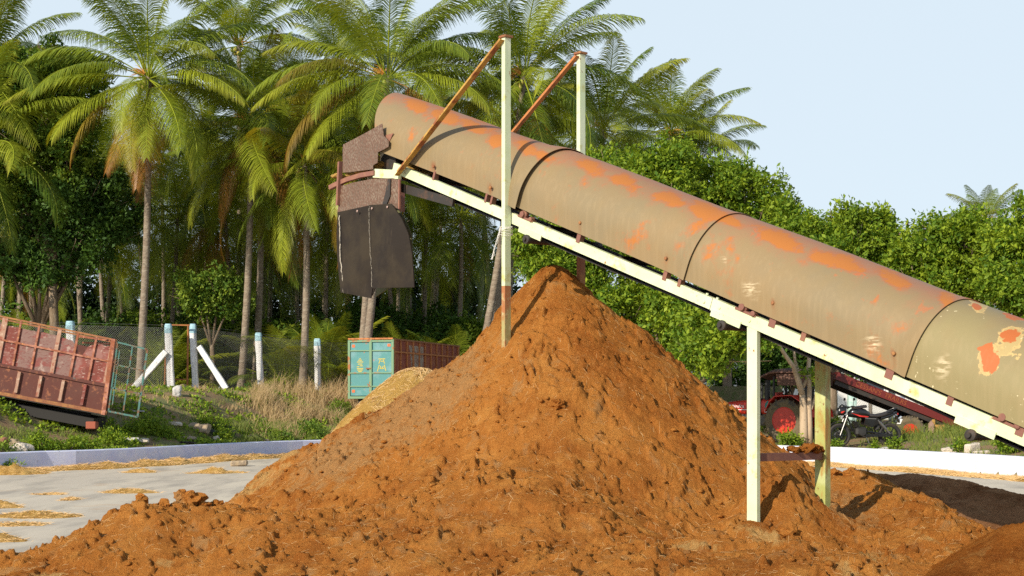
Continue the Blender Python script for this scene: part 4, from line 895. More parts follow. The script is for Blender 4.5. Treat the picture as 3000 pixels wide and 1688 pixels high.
def leaves(blobs, n, size, seed, per=22, spread=.30, clump=.7, flat=.6):
    rng = np.random.RandomState(seed); B = np.array(blobs, float)
    if B[:, 3].mean() > .8:                  # break each big mass into overhanging sprays
        sub = []
        for b in B:
            for _ in range(22):
                v = rng.randn(3); v /= np.linalg.norm(v); v[2] = v[2]*.8+.12; sub.append((*(b[:3]+v*b[3]*(.62+.42*rng.rand())), b[3]*(.16+.22*rng.rand())))
            sub.append((*b[:3], b[3]*.5))
        B = np.array(sub)
    w = B[:, 3]**2; w /= w.sum(); nc = max(1, n//per)
    bi = rng.choice(len(B), nc, p=w); d = rng.randn(nc, 3); d /= np.linalg.norm(d, axis=1)[:, None]; rr = B[bi, 3]*(clump+(1.06-clump)*rng.rand(nc)**.6)
    # lumpy surface: push clusters in and out by direction
    rr *= 1+.16*np.sin(d[:, 0]*7+B[bi, 0]*3)*np.sin(d[:, 1]*6+1)+.12*np.sin(d[:, 2]*11+B[bi, 1])
    C = B[bi, :3]+d*rr[:, None]*np.array([1, 1, .82]); out = np.repeat(d, per, 0); cid = np.repeat(np.arange(nc), per)
    axis = d*.6+rng.randn(nc, 3)*.6+np.array([0, 0, .25]); axis /= np.linalg.norm(axis, axis=1)[:, None]
    u = rng.rand(nc*per); c = np.repeat(C, per, 0)+np.repeat(axis, per, 0)*((u-.5)*2*spread)[:, None]+rng.randn(nc*per, 3)*spread*.32
    ax = np.repeat(axis, per, 0)*.5+rng.randn(nc*per, 3)*.7+out*.3; ax /= np.linalg.norm(ax, axis=1)[:, None]
    nn = np.array([0, 0, .7])+out*.5+rng.randn(nc*per, 3)*flat; b = np.cross(nn, ax); b /= np.linalg.norm(b, axis=1)[:, None]+1e-9
    s = size*(.5+1.1*rng.rand(nc*per)**1.5); up = np.cross(ax, b)
    V = np.stack([c, c+ax*(s*.5)[:, None]+b*(s*.26)[:, None]+up*(s*.05)[:, None], c+ax*s[:, None]-up*(s*.1)[:, None], c+ax*(s*.5)[:, None]-b*(s*.26)[:, None]+up*(s*.05)[:, None]], 1)
    ti = np.clip(np.repeat(rng.rand(nc)**1.3, per)*.8+.35*(rng.rand(nc*per)-.3), 0, 1)
    return V.reshape(-1, 3), np.arange(4*nc*per).reshape(-1, 4), np.repeat(ti, 4)
def crown_leaf(blobs, n, size, seed, m, **k):
    V, F, T = leaves(blobs, n, size, seed, **k); return fast_mesh('crown', V, F, m, False, {'tint': T})
def limbs(mb, base, blobs, r, seed, fork=.35):
    rg = random.Random(seed); base = np.array(base, float)
    cx = np.mean([b[:3] for b in blobs], axis=0); f = base+(cx-base)*fork; f[:2] = base[:2]+(cx[:2]-base[:2])*.3
    mb.tube([base-np.array([0, 0, .3]), base+(f-base)*.5+np.array([.06, 0, 0]), f], [r*1.25, r, r*.8], 9)
    for b in blobs:
        e = np.array(b[:3])+np.array([0, 0, b[3]*.3]); m1 = f+(e-f)*.5+np.array([rg.uniform(-.3, .3), rg.uniform(-.3, .3), rg.uniform(0, .4)])
        mb.tube([f-(f-base)*.08, m1, e], [r*.6, r*.36, r*.10], 6)
        for k in range(10):
            dd = np.array([rg.gauss(0, 1), rg.gauss(0, 1), rg.gauss(.2, .8)]); dd = dd/np.linalg.norm(dd)*b[3]*rg.uniform(.8, 1.12); s = m1+(e-m1)*rg.uniform(.2, 1)
            mb.tube([s, s+dd*.5+np.array([0, 0, .1]), np.array(b[:3])+dd], [r*.2, r*.12, r*.04], 4)
def tree(name, label, base, blobs, n, size, seed, ml, mb_, r=.16, group=None, fork=.35, cat='tree', **k):
    base = np.array(base, float); t = thing(name, label, cat, base, 0, group)
    bl = [tuple(np.array(b[:3])-base)+(b[3],) for b in blobs]
    mb = MB(); limbs(mb, (0, 0, 0), bl, r, seed, fork); mb.make('trunk', mb_, t, smooth=True)
    link('crown', crown_leaf(bl, n, size, seed, ml, **k), t); return t
def bl(lst, d0):                                        # blobs given as photo pixel centre, pixel radius, distance
    return [tuple(P(x, y, d))+(r*d/FPX,) for x, y, r, d in lst]
GRP = 'broadleaf trees behind the conveyor'
def gb(px, d): x = (px-1500)/FPX*d; return (x, d, float(ground_z(x, d)))
tree('broadleaf_tree', 'bright green tree with the highest round top, right of the far gantry post', gb(1880, 54), bl([(1800, 520, 95, 54), (1930, 500, 100, 54), (1860, 640, 130, 53), (1720, 560, 90, 55), (1990, 600, 90, 53), (1640, 660, 90, 54)], 54), 52000, .15, 1, m_leaf, m_bark, .2, GRP, .3)
tree('broadleaf_tree', 'bright green tree sloping down behind the middle of the conveyor cover', gb(2120, 55), bl([(2110, 560, 95, 55), (2200, 590, 100, 55), (2290, 660, 90, 54), (2150, 720, 110, 54), (2040, 700, 90, 54)], 55), 42000, .15, 2, m_leaf, m_bark, .2, GRP, .3)
tree('broadleaf_tree', 'leafy tree under the power insulators with sprays sticking up', gb(2430, 52), bl([(2380, 700, 80, 52), (2460, 690, 85, 52), (2540, 700, 85, 52), (2620, 760, 85, 52), (2440, 800, 100, 51), (2330, 770, 80, 52)], 52), 42000, .15, 3, m_leaf, m_bark, .18, GRP, .3)
tree('broadleaf_tree', 'wide yellow green tree in front of the lone far right palm', gb(2800, 50), bl([(2770, 720, 95, 50), (2870, 720, 90, 50), (2720, 800, 80, 50), (2820, 830, 110, 50), (2930, 800, 90, 49), (2660, 780, 70, 50)], 50), 44000, .15, 4, m_leaf, m_bark, .18, GRP, .3)
tree('broadleaf_tree', 'tree cut off by the right edge above the cover', gb(3010, 47), bl([(2990, 690, 85, 47), (3050, 760, 100, 47), (2980, 850, 90, 46), (3090, 900, 100, 46)], 47), 30000, .15, 5, m_leaf, m_bark, .18, GRP, .3)
tree('broadleaf_tree', 'bushy green tree seen beneath the conveyor beside the heap peak', gb(1600, 50), bl([(1560, 720, 62, 50), (1600, 800, 70, 50), (1680, 830, 85, 50), (1740, 760, 75, 50), (1760, 900, 90, 50), (1640, 740, 60, 50)], 50), 36000, .14, 6, m_leaf, m_bark, .16, GRP, .3)
tree('broadleaf_tree', 'hanging leafy tree under the middle of the conveyor, left of the near pale leg', gb(1960, 50), bl([(1880, 860, 100, 50), (1980, 900, 100, 49), (2070, 950, 95, 46), (1930, 1000, 90, 50), (2050, 1045, 85, 44), (2150, 980, 85, 43), (2230, 960, 80, 42), (2120, 870, 80, 44)], 50), 46000, .14, 7, m_leaf, m_bark, .16, GRP, .3)
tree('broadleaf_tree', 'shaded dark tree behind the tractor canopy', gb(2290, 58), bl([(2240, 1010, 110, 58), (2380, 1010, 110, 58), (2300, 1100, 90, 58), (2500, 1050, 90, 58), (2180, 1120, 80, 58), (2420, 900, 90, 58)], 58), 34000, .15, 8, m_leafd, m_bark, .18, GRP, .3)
tree('broadleaf_tree', 'dark tree filling the gap behind the right end of the cover', gb(2700, 60), bl([(2620, 900, 110, 60), (2760, 950, 110, 60), (2900, 950, 110, 60), (2990, 1000, 100, 60)], 60), 26000, .16, 9, m_leafm, m_bark, .18, GRP, .3)
GL = 'broadleaf trees among the left palms'
tree('broadleaf_tree', 'light topped tree rising between the left edge palm and the tallest left palm', gb(160, 61.5), bl([(110, 200, 95, 61.5), (215, 250, 85, 61.5), (50, 300, 95, 61.5), (190, 370, 100, 61.5), (90, 430, 115, 61.5), (20, 520, 100, 61.5), (210, 490, 100, 61.5)], 61.5), 60000, .17, 20, m_leafm, m_bark, .2, GL, .5)
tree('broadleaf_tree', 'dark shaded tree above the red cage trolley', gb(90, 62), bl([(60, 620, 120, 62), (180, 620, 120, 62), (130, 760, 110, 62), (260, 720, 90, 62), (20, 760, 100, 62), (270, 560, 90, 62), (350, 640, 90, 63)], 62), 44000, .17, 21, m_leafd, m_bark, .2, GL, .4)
tree('broadleaf_tree', 'low green tree crown just above the gate posts', gb(620, 64), bl([(560, 860, 60, 64), (640, 850, 60, 64), (690, 890, 45, 64), (600, 900, 50, 64)], 64), 14000, .15, 22, m_leafm, m_bark, .12, GL, .5)
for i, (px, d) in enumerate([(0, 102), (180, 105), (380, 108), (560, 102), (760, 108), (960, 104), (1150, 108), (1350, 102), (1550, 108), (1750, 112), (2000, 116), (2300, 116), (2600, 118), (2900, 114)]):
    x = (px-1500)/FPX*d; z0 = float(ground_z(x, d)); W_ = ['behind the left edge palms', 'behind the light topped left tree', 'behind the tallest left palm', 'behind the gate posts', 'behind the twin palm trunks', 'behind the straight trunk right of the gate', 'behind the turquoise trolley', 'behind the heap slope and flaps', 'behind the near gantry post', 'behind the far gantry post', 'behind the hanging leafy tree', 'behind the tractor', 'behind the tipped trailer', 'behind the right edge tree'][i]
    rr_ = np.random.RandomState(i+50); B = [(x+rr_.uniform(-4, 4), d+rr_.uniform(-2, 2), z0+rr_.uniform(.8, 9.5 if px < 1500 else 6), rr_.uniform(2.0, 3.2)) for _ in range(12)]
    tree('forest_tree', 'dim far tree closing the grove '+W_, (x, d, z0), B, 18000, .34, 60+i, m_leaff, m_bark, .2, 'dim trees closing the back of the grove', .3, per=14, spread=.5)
for i, (px, d, r, lab) in enumerate([(30, 69, 2.3, 'at the far left edge'), (170, 72, 2.0, 'above the cage trolley'), (300, 70, 2.2, 'above the open door frame'), (455, 74, 2.4, 'left of the gate'), (545, 70, 1.8, 'seen through the gate'), (650, 73, 2.3, 'right of the gate brace'), (800, 70, 2.1, 'right of the twin trunks'), (905, 74, 2.4, 'behind the last white post'), (1010, 70, 2.2, 'left of the turquoise doors'), (1120, 74, 2.4, 'over the turquoise doors'), (1240, 70, 2.2, 'over the rusty trolley side'), (1350, 74, 2.5, 'beside the left slope of the heap'), (1450, 70, 2.2, 'behind the near gantry post'), (1560, 74, 2.4, 'behind the heap peak')]):
    x = (px-1500)/FPX*d; z0 = float(ground_z(x, d)); rr_ = np.random.RandomState(i+90); B = [(x+rr_.uniform(-1, 1)*r*.9, d+rr_.uniform(-.8, .8), z0+rr_.uniform(.3, 1.4)*r, r*rr_.uniform(.45, .7)) for _ in range(7)]
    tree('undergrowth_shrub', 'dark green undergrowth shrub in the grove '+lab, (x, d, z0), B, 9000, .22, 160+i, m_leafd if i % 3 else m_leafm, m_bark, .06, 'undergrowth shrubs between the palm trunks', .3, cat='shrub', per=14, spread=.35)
# slim pale tree in front of the tractor
t = thing('slim_tree', 'slim pale barked tree forking in front of the tractor', 'tree', P(2358, 1312, 44.2), 0)
tb = P(2358, 1312, 44.2); mb = MB()
def pl(lst, d=44.2): return [P(x, y, d+dz)-tb for x, y, dz in lst]
mb.tube(pl([(2356, 1318, 0), (2355, 1260, 0), (2354, 1200, 0), (2350, 1150, 0)]), [.17, .13, .12, .085], 10)
mb.tube(pl([(2372, 1318, 0), (2372, 1250, 0), (2370, 1190, 0), (2372, 1130, 0), (2368, 1080, .2), (2372, 1030, .3), (2360, 960, .4)]), [.12, .09, .08, .07, .065, .06, .045], 10)
mb.tube(pl([(2350, 1155, 0), (2340, 1120, -.1), (2325, 1075, -.2), (2300, 1040, -.3), (2275, 1000, -.4), (2262, 960, -.5)]), [.10, .09, .07, .06, .05, .04], 8)
mb.tube(pl([(2352, 1135, 0), (2362, 1115, .1), (2367, 1100, .1)]), [.06, .06, .06], 8)
mb.tube(pl([(2345, 1125, 0), (2340, 1095, .3), (2330, 1060, .5), (2322, 1000, .6)]), [.06, .05, .045, .03], 7)
mb.tube(pl([(2376, 1200, 0), (2390, 1160, .2), (2398, 1120, .3), (2410, 1060, .4)]), [.05, .045, .04, .02], 7)
mb.make('trunk', m_barkp, t, smooth=True)
link('crown', crown_leaf([tuple(P(2354, 1062, 44.0)-tb)+(.24,), tuple(P(2374, 1105, 43.9)-tb)+(.26,), tuple(P(2384, 1080, 43.9)-tb)+(.2,), tuple(P(2280, 920, 44.6)-tb)+(.9,), tuple(P(2380, 940, 44.9)-tb)+(.9,)], 2600, .11, 77, m_leaf, spread=.14), t)
def bush(label, px, py, d, r, n, m, seed, size=.07, group='weeds and bushes round the yard', name='weed_bush', flat=1.0, cat='bush'):
    p = P(px, py, d); p[2] = float(ground_z(p[0], d)) if p[1] > yk(p[0]) else 0
    t = thing(name, label, cat, p, 0, group)
    rg = np.random.RandomState(seed); B = [(rg.uniform(-.5, .5)*r, rg.uniform(-.4, .4)*r, r*(.15+.5*rg.rand())*flat, r*rg.uniform(.3, .5)) for _ in range(5)]
    mb = MB()
    for b in B: mb.tube([(0, 0, 0), (b[0]*.6, b[1]*.6, b[2]*.7), b[:3]], [.015, .01, .005], 4)
    mb.make('stem', m_bark, t); link('foliage', crown_leaf(B, n, size, seed, m, per=10, spread=.12, clump=.2), t)
for i, a in enumerate([('yellow green weed clump in front of the tractor rear wheel', 2310, 1308, 43.9, .55, 1500, m_leaf), ('small weed before the motorcycle front wheel', 2440, 1308, 42.4, .32, 700, m_leaf), ('weed in front of the motorcycle rear wheel', 2625, 1312, 41.0, .35, 800, m_leaf), ('low weed under the motorcycle engine', 2570, 1320, 41.2, .28, 500, m_leaf),
        ('weed left of the whitewashed kerb rocks', 2820, 1318, 38.6, .38, 800, m_leaf), ('leafy weeds at the right edge above the kerb', 2950, 1320, 37.6, .55, 1500, m_leaf), ('taller weeds beside the stone post at the right', 2890, 1290, 41, .5, 1200, m_leafm), ('weed patch far right behind the kerb', 2990, 1310, 37.5, .5, 1200, m_leafm),
        ('dense bush between the tractor canopy and the turquoise post', 2440, 1190, 52, .7, 1800, m_leaf), ('bush behind the turquoise post', 2525, 1170, 53, .65, 1600, m_leaf), ('creeper covered bush behind the tractor bonnet', 2205, 1190, 52, 1.2, 3500, m_leafm), ('bush at the foot of the heap right of the mossy wall', 2120, 1230, 50, .9, 2500, m_leafm), ('round leaved creeper behind the tractor windscreen', 2245, 1120, 51, 1.3, 3500, m_leafm)]):
    bush(*a, seed=400+i)
for i, a in enumerate([('tall yellow green weed under the red cage trolley, left of its middle', 120, 1262, 39.5, .62, 1000, m_leaf), ('second upright weed under the red cage trolley', 205, 1262, 40, .5, 900, m_leaf), ('leafy weed right of the cage trolley block', 335, 1250, 42, .55, 1100, m_leaf), ('grey green leafed plant at the left edge under the trolley', 5, 1240, 38.5, .4, 400, m_leafm), ('spreading weed behind the pale rock pile', 430, 1290, 44.5, .7, 2000, m_leaf), ('weed strip left of the boulders', 390, 1275, 44, .7, 2000, m_leaf), ('bright weed right of the biggest boulder', 650, 1262, 47, .6, 1500, m_leaf), ('low green creeper along the kerb below the boulders', 620, 1285, 47.5, .7, 2000, m_leaf), ('dense green bush where the dry grass begins', 800, 1262, 48.5, .9, 3000, m_leafm), ('green bush at the foot of the heap by the dry grass', 900, 1250, 50, 1.0, 3500, m_leafm), ('bush right of the last white fence post', 985, 1160, 55, .9, 2500, m_leafm), ('small round shrub near the top of the path', 725, 1150, 55, .45, 900, m_leafd), ('low weeds right of the white rock', 150, 1308, 39.6, .55, 1500, m_leaf), ('low weeds beside the concrete rubble', 250, 1304, 41, .6, 1600, m_leaf), ('creeping weeds at the kerb right of the pale rubble', 480, 1293, 44.5, .6, 1700, m_leaf), ('bush under the turquoise doors of the trolley', 1010, 1175, 53.2, .6, 1500, m_leafm), ('creeping weed near the left edge rocks', 25, 1312, 37.8, .4, 900, m_leaf)]):
    bush(*a, seed=500+i, flat=.6 if i > 3 else 1.3)
# grass, dry and green: uncountable blades
def blades(name, label, regions, m, seed, cat='grass'):
    rng = np.random.RandomState(seed); Vs = []; 
    for (px0, px1, e0, e1, n, h0, h1) in regions:
        px = px0+(px1-px0)*rng.rand(n); e = e0+(e1-e0)*rng.rand(n)
        # walk out from the kerb along each sight line
        ang = (px-1500)/FPX; y = 40+0*px
        for _ in range(30): y = .5*y+.5*yk(ang*y)
        y = y+e; x = ang*y; z = ground_z(x, y)-.02; 
        dens = fbm(x, y, .8, 3, seed); k = dens > -.05+.1*rng.rand(n); x, y, z = x[k], y[k], z[k]; nn = len(x)
        h = (h0+(h1-h0)*rng.rand(nn))*(.6+dens[k]*2); a = rng.rand(nn)*6.3; lean = .5*rng.randn(nn)*h; w = .009+.008*rng.rand(nn)
        b = np.stack([x, y, z], -1); t = np.stack([np.cos(a)*w, np.sin(a)*w*.3, 0*a], -1); mid = b+np.stack([lean*.3, 0*h, h*.6], -1); tip = b+np.stack([lean, lean*.4, h], -1)
        Vs.append(np.stack([b-t, b+t, mid+t*.7, mid-t*.7, mid-t*.7, mid+t*.7, tip+t*.1, tip-t*.1], 1).reshape(-1, 3))
    V = np.vstack(Vs); F = np.arange(len(V)).reshape(-1, 4); T = np.repeat(rng.rand(len(F)), 4)
    return tag(link(name, fast_mesh(name, V, F, m, False, {'tint': T})), label, cat, kind='stuff')
m_dry = mat('dry_grass', (.36, .27, .13), .8, trans=.3, tint=[('tint', (.50, .36, .20))]); m_green = mat('green_grass', (.09, .15, .02), .7, trans=.3, tint=[('tint', (.25, .28, .05))])
blades('dry_grass', 'tall straw coloured dry grass on the bank by the last white post', [(740, 1040, 1.2, 8, 4200, .2, .8), (560, 800, 4.5, 9, 1500, .1, .35), (300, 740, 3, 9, 1800, .06, .22), (860, 1040, 1, 9, 2600, .3, 1.0)], m_dry, 61)
blades('green_grass', 'short green grass and weeds on the bank', [(-50, 1000, .4, 9, 14000, .05, .22), (-50, 700, .4, 3, 7000, .06, .20), (650, 1000, .5, 3, 6000, .15, .5), (2250, 3050, .6, 14, 12000, .05, .26), (2480, 3050, 4, 12, 9000, .2, .6)], m_green, 62)
def cover_leaves():
    rng = np.random.RandomState(9); n = 30000; px = -60+1060*rng.rand(n); e = .5+8.5*rng.rand(n)**1.6; ang = (px-1500)/FPX; y = 40+0*px
    for _ in range(30): y = .5*y+.5*yk(ang*y)
    y += e; x = ang*y; dn = fbm(x, y, .9, 3, 77); k = dn > .03; x, y, dn = x[k], y[k], dn[k]; z = ground_z(x, y)+.16*rng.rand(len(x))*(.2+dn*2.5); nn = len(x)
    c = np.stack([x, y, z], -1); a = rng.randn(nn, 3); a /= np.linalg.norm(a, axis=1)[:, None]; b = np.cross(a, rng.randn(nn, 3)+[0, -1, 1.5]); b /= np.linalg.norm(b, axis=1)[:, None]; s = .035+.05*rng.rand(nn)
    V = np.stack([c, c+a*s[:, None]+b*s[:, None]*.6, c+a*2*s[:, None], c+a*s[:, None]-b*s[:, None]*.6], 1).reshape(-1, 3)
    return tag(link('ground_cover', fast_mesh('ground_cover', V, np.arange(4*nn).reshape(-1, 4), m_leaf, False, {'tint': np.repeat(rng.rand(nn), 4)})), 'small leafed green creeper carpeting the bank behind the lavender kerb', 'ground cover', kind='stuff')
cover_leaves()
#@@PART4
# ------------------------------------------------------------------ fence on the bank
m_white = mat('whitewashed_stone', (.70, .69, .68), .9, layers=[(4, (.78, .78, .78), .4, .6), (14, (.36, .34, .32), .62, .72, 8)], bump=(18, 1, .03))
m_blue = mat('sky_blue_paint', (.30, .48, .56), .85, layers=[(10, (.40, .62, .68), .5, .65)], bump=(18, .8, .03))
m_wire = mat('galvanised_wire', (.28, .28, .26), .5, .6)
posts = [(215, 941, 53.7, .30), (502, 949, 55, .27), (574, 949, 56, .25), (765, 975, 59, .27), (932, 992, 62, .29)]
plab = ['white stone fence post with blue cap showing above the red cage trolley', 'thick white fence post with blue cap left of the rusty gate', 'slimmer white fence post with blue cap right of the rusty gate', 'white fence post with blue cap between the gate and the last post', 'last white fence post with blue cap beside the dry grass']
tops = []
for i, (px, yt, d, w) in enumerate(posts):
    x = (px-1500)/FPX*d; z0 = float(ground_z(x, d)); zt = CH+(YH-yt)/FPX*d; hh = zt-z0; t = thing('fence_post', plab[i], 'fence post', (x, d, z0), 0, 'white stone posts of the bank fence'); rg = random.Random(i)
    lean = -.012*(i != 4)-.005; secs = [(q*hh*.86-.2*(q == 0), lean*-q*hh*3*.86, 0, w/2*rg.uniform(.9, 1.08), w/2) for q in np.linspace(0, 1, 9)]
    mb = MB(); mb.loft([(a, b_*-1, c, d1, e) for a, b_, c, d1, e in secs], 10, 5, ax=((0, 0, 1), (1, 0, 0), (0, 1, 0))); smooth_by_angle(mb.make('shaft', m_white, t), 50)
    yy = secs[-1][1]*-1; mb = MB(); mb.loft([(hh*.86+.002, yy, 0, w/2+.004, w/2+.004), (hh*.975, yy, 0, w/2*.98, w/2), (hh, yy, 0, w/2*.8, w/2*.8)], 10, 5, ax=((0, 0, 1), (1, 0, 0), (0, 1, 0))); smooth_by_angle(mb.make('cap', m_blue, t), 50)
    tops.append((x, d, z0, zt))
for (a, b, lab) in (((487, 1030), (383, 1148), 'white diagonal stone brace leaning on the post left of the gate'), ((583, 1015), (657, 1130), 'white diagonal stone brace leaning on the post right of the gate')):
    d0 = 54.8 if a[0] < 500 else 55.8; p0 = P(*a, d0); p1 = P(*b, d0-.3); t = thing('fence_brace', lab, 'stone brace', (p1[0], p1[1], p1[2]), 0, 'diagonal braces of the bank fence')
    mb = MB(); n = 8; L = p0-p1; ln = np.linalg.norm(L); dx_ = L/ln; sy = np.array([0, 1, 0.]); sz = np.cross(dx_, sy); rg = random.Random(9)
    mb.loft([(ln*q-.15*(q == 0), 0, 0, .11*rg.uniform(.85, 1.1), .12*rg.uniform(.9, 1.1)) for q in np.linspace(0, 1, n)], 10, 5, ax=(dx_, sy, sz)); smooth_by_angle(mb.make('shaft', m_white, t), 50)
# chain link between the posts
def chain(name, label, pts, cell=.085, r=.0035, group='wire mesh runs between the fence posts', hb=0, barb=True, run=None):
    o0 = np.array(pts[0][:3]); t = thing(name, label, 'wire fence', (o0[0], o0[1], o0[2]), 0, group); mb = MB(); lines = []
    for (xa, ya, za, ta), (xb, yb, zb, tb_) in zip(pts[:-1], pts[1:]):
        L = math.hypot(xb-xa, yb-ya); H = min(ta-za, tb_-zb)*.93; n = int(L/cell)
        def pt(s, h):
            q = s/L; return np.array([xa+(xb-xa)*q, ya+(yb-ya)*q-.14, za+(zb-za)*q+.02+h*((ta-za)*(1-q)+(tb_-zb)*q)*.93/H])
        k = -int(H/cell)-1
        while k*cell < L:
            s0 = k*cell
            for sgn in (1, -1):
                a0, a1 = (s0, s0+H) if sgn > 0 else (s0+H, s0)
                h0, h1 = 0, H
                def clip(sv, ev, hv, gv):
                    if sv < 0: hv = hv+(gv-hv)*(0-sv)/(ev-sv); sv = 0
                    if sv > L: hv = hv+(gv-hv)*(L-sv)/(ev-sv); sv = L
                    return sv, hv
                s_a, h_a = clip(a0, a1, h0, h1); s_b, h_b = clip(a1, a0, h1, h0)
                if abs(s_a-s_b) > .02: lines.append((pt(s_a, h_a), pt(s_b, h_b)))
            k += 1
        for h in (H*.02, H*.5, H, H*1.04): lines.append((pt(0, h), pt(L, h)))
    V = []; F = []; c = 0
    for a, b in lines:
        dv = nrm(b-a); s = nrm(np.cross(dv, (0, 1, 0)))*r; y_ = np.array([0, r, 0])
        V += [a-s, a+s, a+y_*1.7, b-s, b+s, b+y_*1.7]; F += [(c, c+1, c+4, c+3), (c+1, c+2, c+5, c+4), (c+2, c, c+3, c+5)]; c += 6
    link('wire_mesh', fast_mesh('wire_mesh', np.array(V)-np.array(t.location), np.array(F), m_wire), t)
left_end = (tops[0][0]-6.5, 51.5, float(ground_z(tops[0][0]-6.5, 51.5)), float(ground_z(tops[0][0]-6.5, 51.5))+2.4)
right_end = ((1150-1500)/FPX*66, 66, 2.2, 4.5)
chain('wire_fence', 'wire mesh run left of the gate behind the red cage trolley', [left_end, tops[0], tops[1]])
chain('wire_fence', 'wire mesh run right of the gate across the last white posts', [tops[2], tops[3], tops[4], right_end])
# rusty gate frame between the two middle posts
gt = thing('gate_frame', 'narrow rusty steel gate frame between the two middle white posts', 'gate', P(525, 1140, 55.6))
gl = np.array(gt.location); mb = MB()
m_gate = mat('gate_rust', (.36, .14, .04), .85, layers=[(6, (.22, .08, .03), .5, .6)])
for a, b, w in (((551, 953), (549, 1132), .10), ((487, 951), (482, 1135), .045), ((485, 952), (556, 953), .05), ((505, 1112), (545, 1112), .05)):
    mb.bar(P(*a, 55.6)-gl, P(*b, 55.6)-gl, w, .05)
mb.make('bar', m_gate, gt)
st = MB(); V_, F_ = blob_verts(.45, 31, 3); st.add(V_*np.array([1.2, .6, .38]), F_.tolist())
m_rock = mat('tan_rock', (.36, .27, .17), .95, layers=[(5, (.26, .20, .14), .48, .6), (15, (.48, .38, .25), .55, .7)], bump=(12, 1, .04))
m_rockw = mat('pale_rock', (.58, .50, .40), .95, layers=[(5, (.42, .34, .25), .52, .64), (15, (.68, .62, .54), .5, .7)], bump=(12, 1, .04))
m_conrub = mat('grey_rubble', (.46, .44, .42), .95, layers=[(6, (.60, .58, .56), .5, .6)], bump=(14, 1, .04))
def rock(label, px, pyb, d, w, h, m, seed, group='rocks scattered on the bank', name='rock', cat='rock', blocky=0):
    p = P(px, pyb, d); z = float(ground_z(p[0], d)) if d > yk(p[0])+.3 else 0.0
    if blocky:
        mb = MB(); mb.box((0, 0, h/2), (w, w*.55, h), ((math.cos(seed), .3, .05), (-.3, math.cos(seed), 0), (0, 0, 1)), bev=w*.08)
    else:
        V, Fb = blob_verts(.5, seed, 3); k = np.sign(V)*np.minimum(abs(V), .42); mb = MB(); mb.add(k*np.array([w, w*.7, h*1.3])+np.array([0, 0, h*.3]), Fb.tolist())
    o = mb.make(name, m); o.location = (p[0], p[1], z); o.rotation_euler = (0, 0, .3*math.sin(seed)); tag(o, label, cat, group); return o
for i, a in enumerate([('largest cream white boulder behind the lavender kerb', 65, 1310, 39, .75, .38, m_rockw), ('tan boulder tucked left behind the cream white one', 38, 1300, 39.6, .5, .32, m_rock), ('brown brick like block at the left edge under the trolley', 8, 1280, 39.5, .5, .3, mat('brick_block', (.25, .11, .07), .9)),
        ('flat dark slab resting on pale stones near the left kerb', 150, 1294, 40.4, .6, .09, m_conrub), ('pale stone right of the flat dark slab', 182, 1306, 40.2, .42, .24, m_rockw), ('small tan stone under the flat dark slab', 150, 1306, 40, .5, .2, m_rock), ('crumpled grey concrete rubble piece behind the kerb', 378, 1308, 43, .7, .2, m_conrub), ('pale rubble lump beside the crumpled grey piece', 412, 1308, 43.2, .55, .2, m_rockw),
        ('flat pale stone left of the big boulder under the tyre', 512, 1262, 46, .55, .16, m_rockw), ('biggest tan boulder just left below the old tyre', 583, 1262, 46.6, .8, .36, m_rock), ('low tan stone in front of the biggest boulder', 552, 1288, 45.2, .6, .16, m_rock), ('small pale stone between boulder and kerb', 633, 1276, 46.6, .26, .18, m_rockw), ('grey upright stone left above the boulder', 520, 1232, 49, .4, .42, m_conrub), ('flat tan stone high on the path', 497, 1212, 50.5, .35, .1, m_rock),
        ('brown stone half sunk by the dry grass', 740, 1240, 48.4, .5, .2, m_rock), ('small reddish stone near the kerb end', 780, 1288, 47.8, .35, .2, m_rock), ('dark driftwood like stump behind the kerb middle', 548, 1300, 44.6, .6, .14, m_dark), ('stone step slab in the gate opening', 527, 1150, 55.2, .7, .35, m_rock), ('mossy boulder at the gate threshold left of the slab', 500, 1155, 54.6, .35, .25, m_rock), ('grey slab lying on the grey soil below the open cage door', 400, 1228, 46, .6, .05, m_conrub),
        ('broad pale stone left of the tan slab behind the white kerb', 2790, 1318, 39, .7, .22, m_rockw), ('low grey stone in front of the trailer axle', 2590, 1316, 41, .4, .16, m_conrub)]):
    rock(*a, seed=40+i)
rock('tan broken block standing on the whitewashed kerb side', 2848, 1320, 38.4, .42, .26, m_rockw, 5, blocky=1); rock('flat cream tile leaning by the tan block', 2875, 1326, 37.9, .42, .10, m_rockw, 6, blocky=1)
rock('flat yellowish stone alone on the concrete near the heap', 701, 1365, 0, .48, .2, m_rockw, 9, group='loose stones on the concrete') if False else None
g_ = G(701, 1366); o = MB(); o.box((0, 0, .08), (.48, .3, .15), ((1, .1, .08), (-.1, 1, 0), (-.08, 0, 1)), bev=.04); o = o.make('rock', m_rock); o.location = g_; tag(o, 'flat yellowish stone alone on the concrete near the heap', 'rock')
# old tyre half buried
p = P(645, 1237, 47.5); p[2] = float(ground_z(p[0], p[1])); t = thing('old_tyre', 'black worn tyre lying on the bank above the boulders', 'tyre', p); mb = MB()
prof = [(-.10, .30), (-.11, .40), (-.09, .50), (0, .53), (.09, .50), (.11, .40), (.10, .30), (0, .27)]
mb.lathe((0, 0, .12), (0.25, -.35, 1), prof, 28, closed=True); smooth_by_angle(mb.make('tyre', m_belt, t))
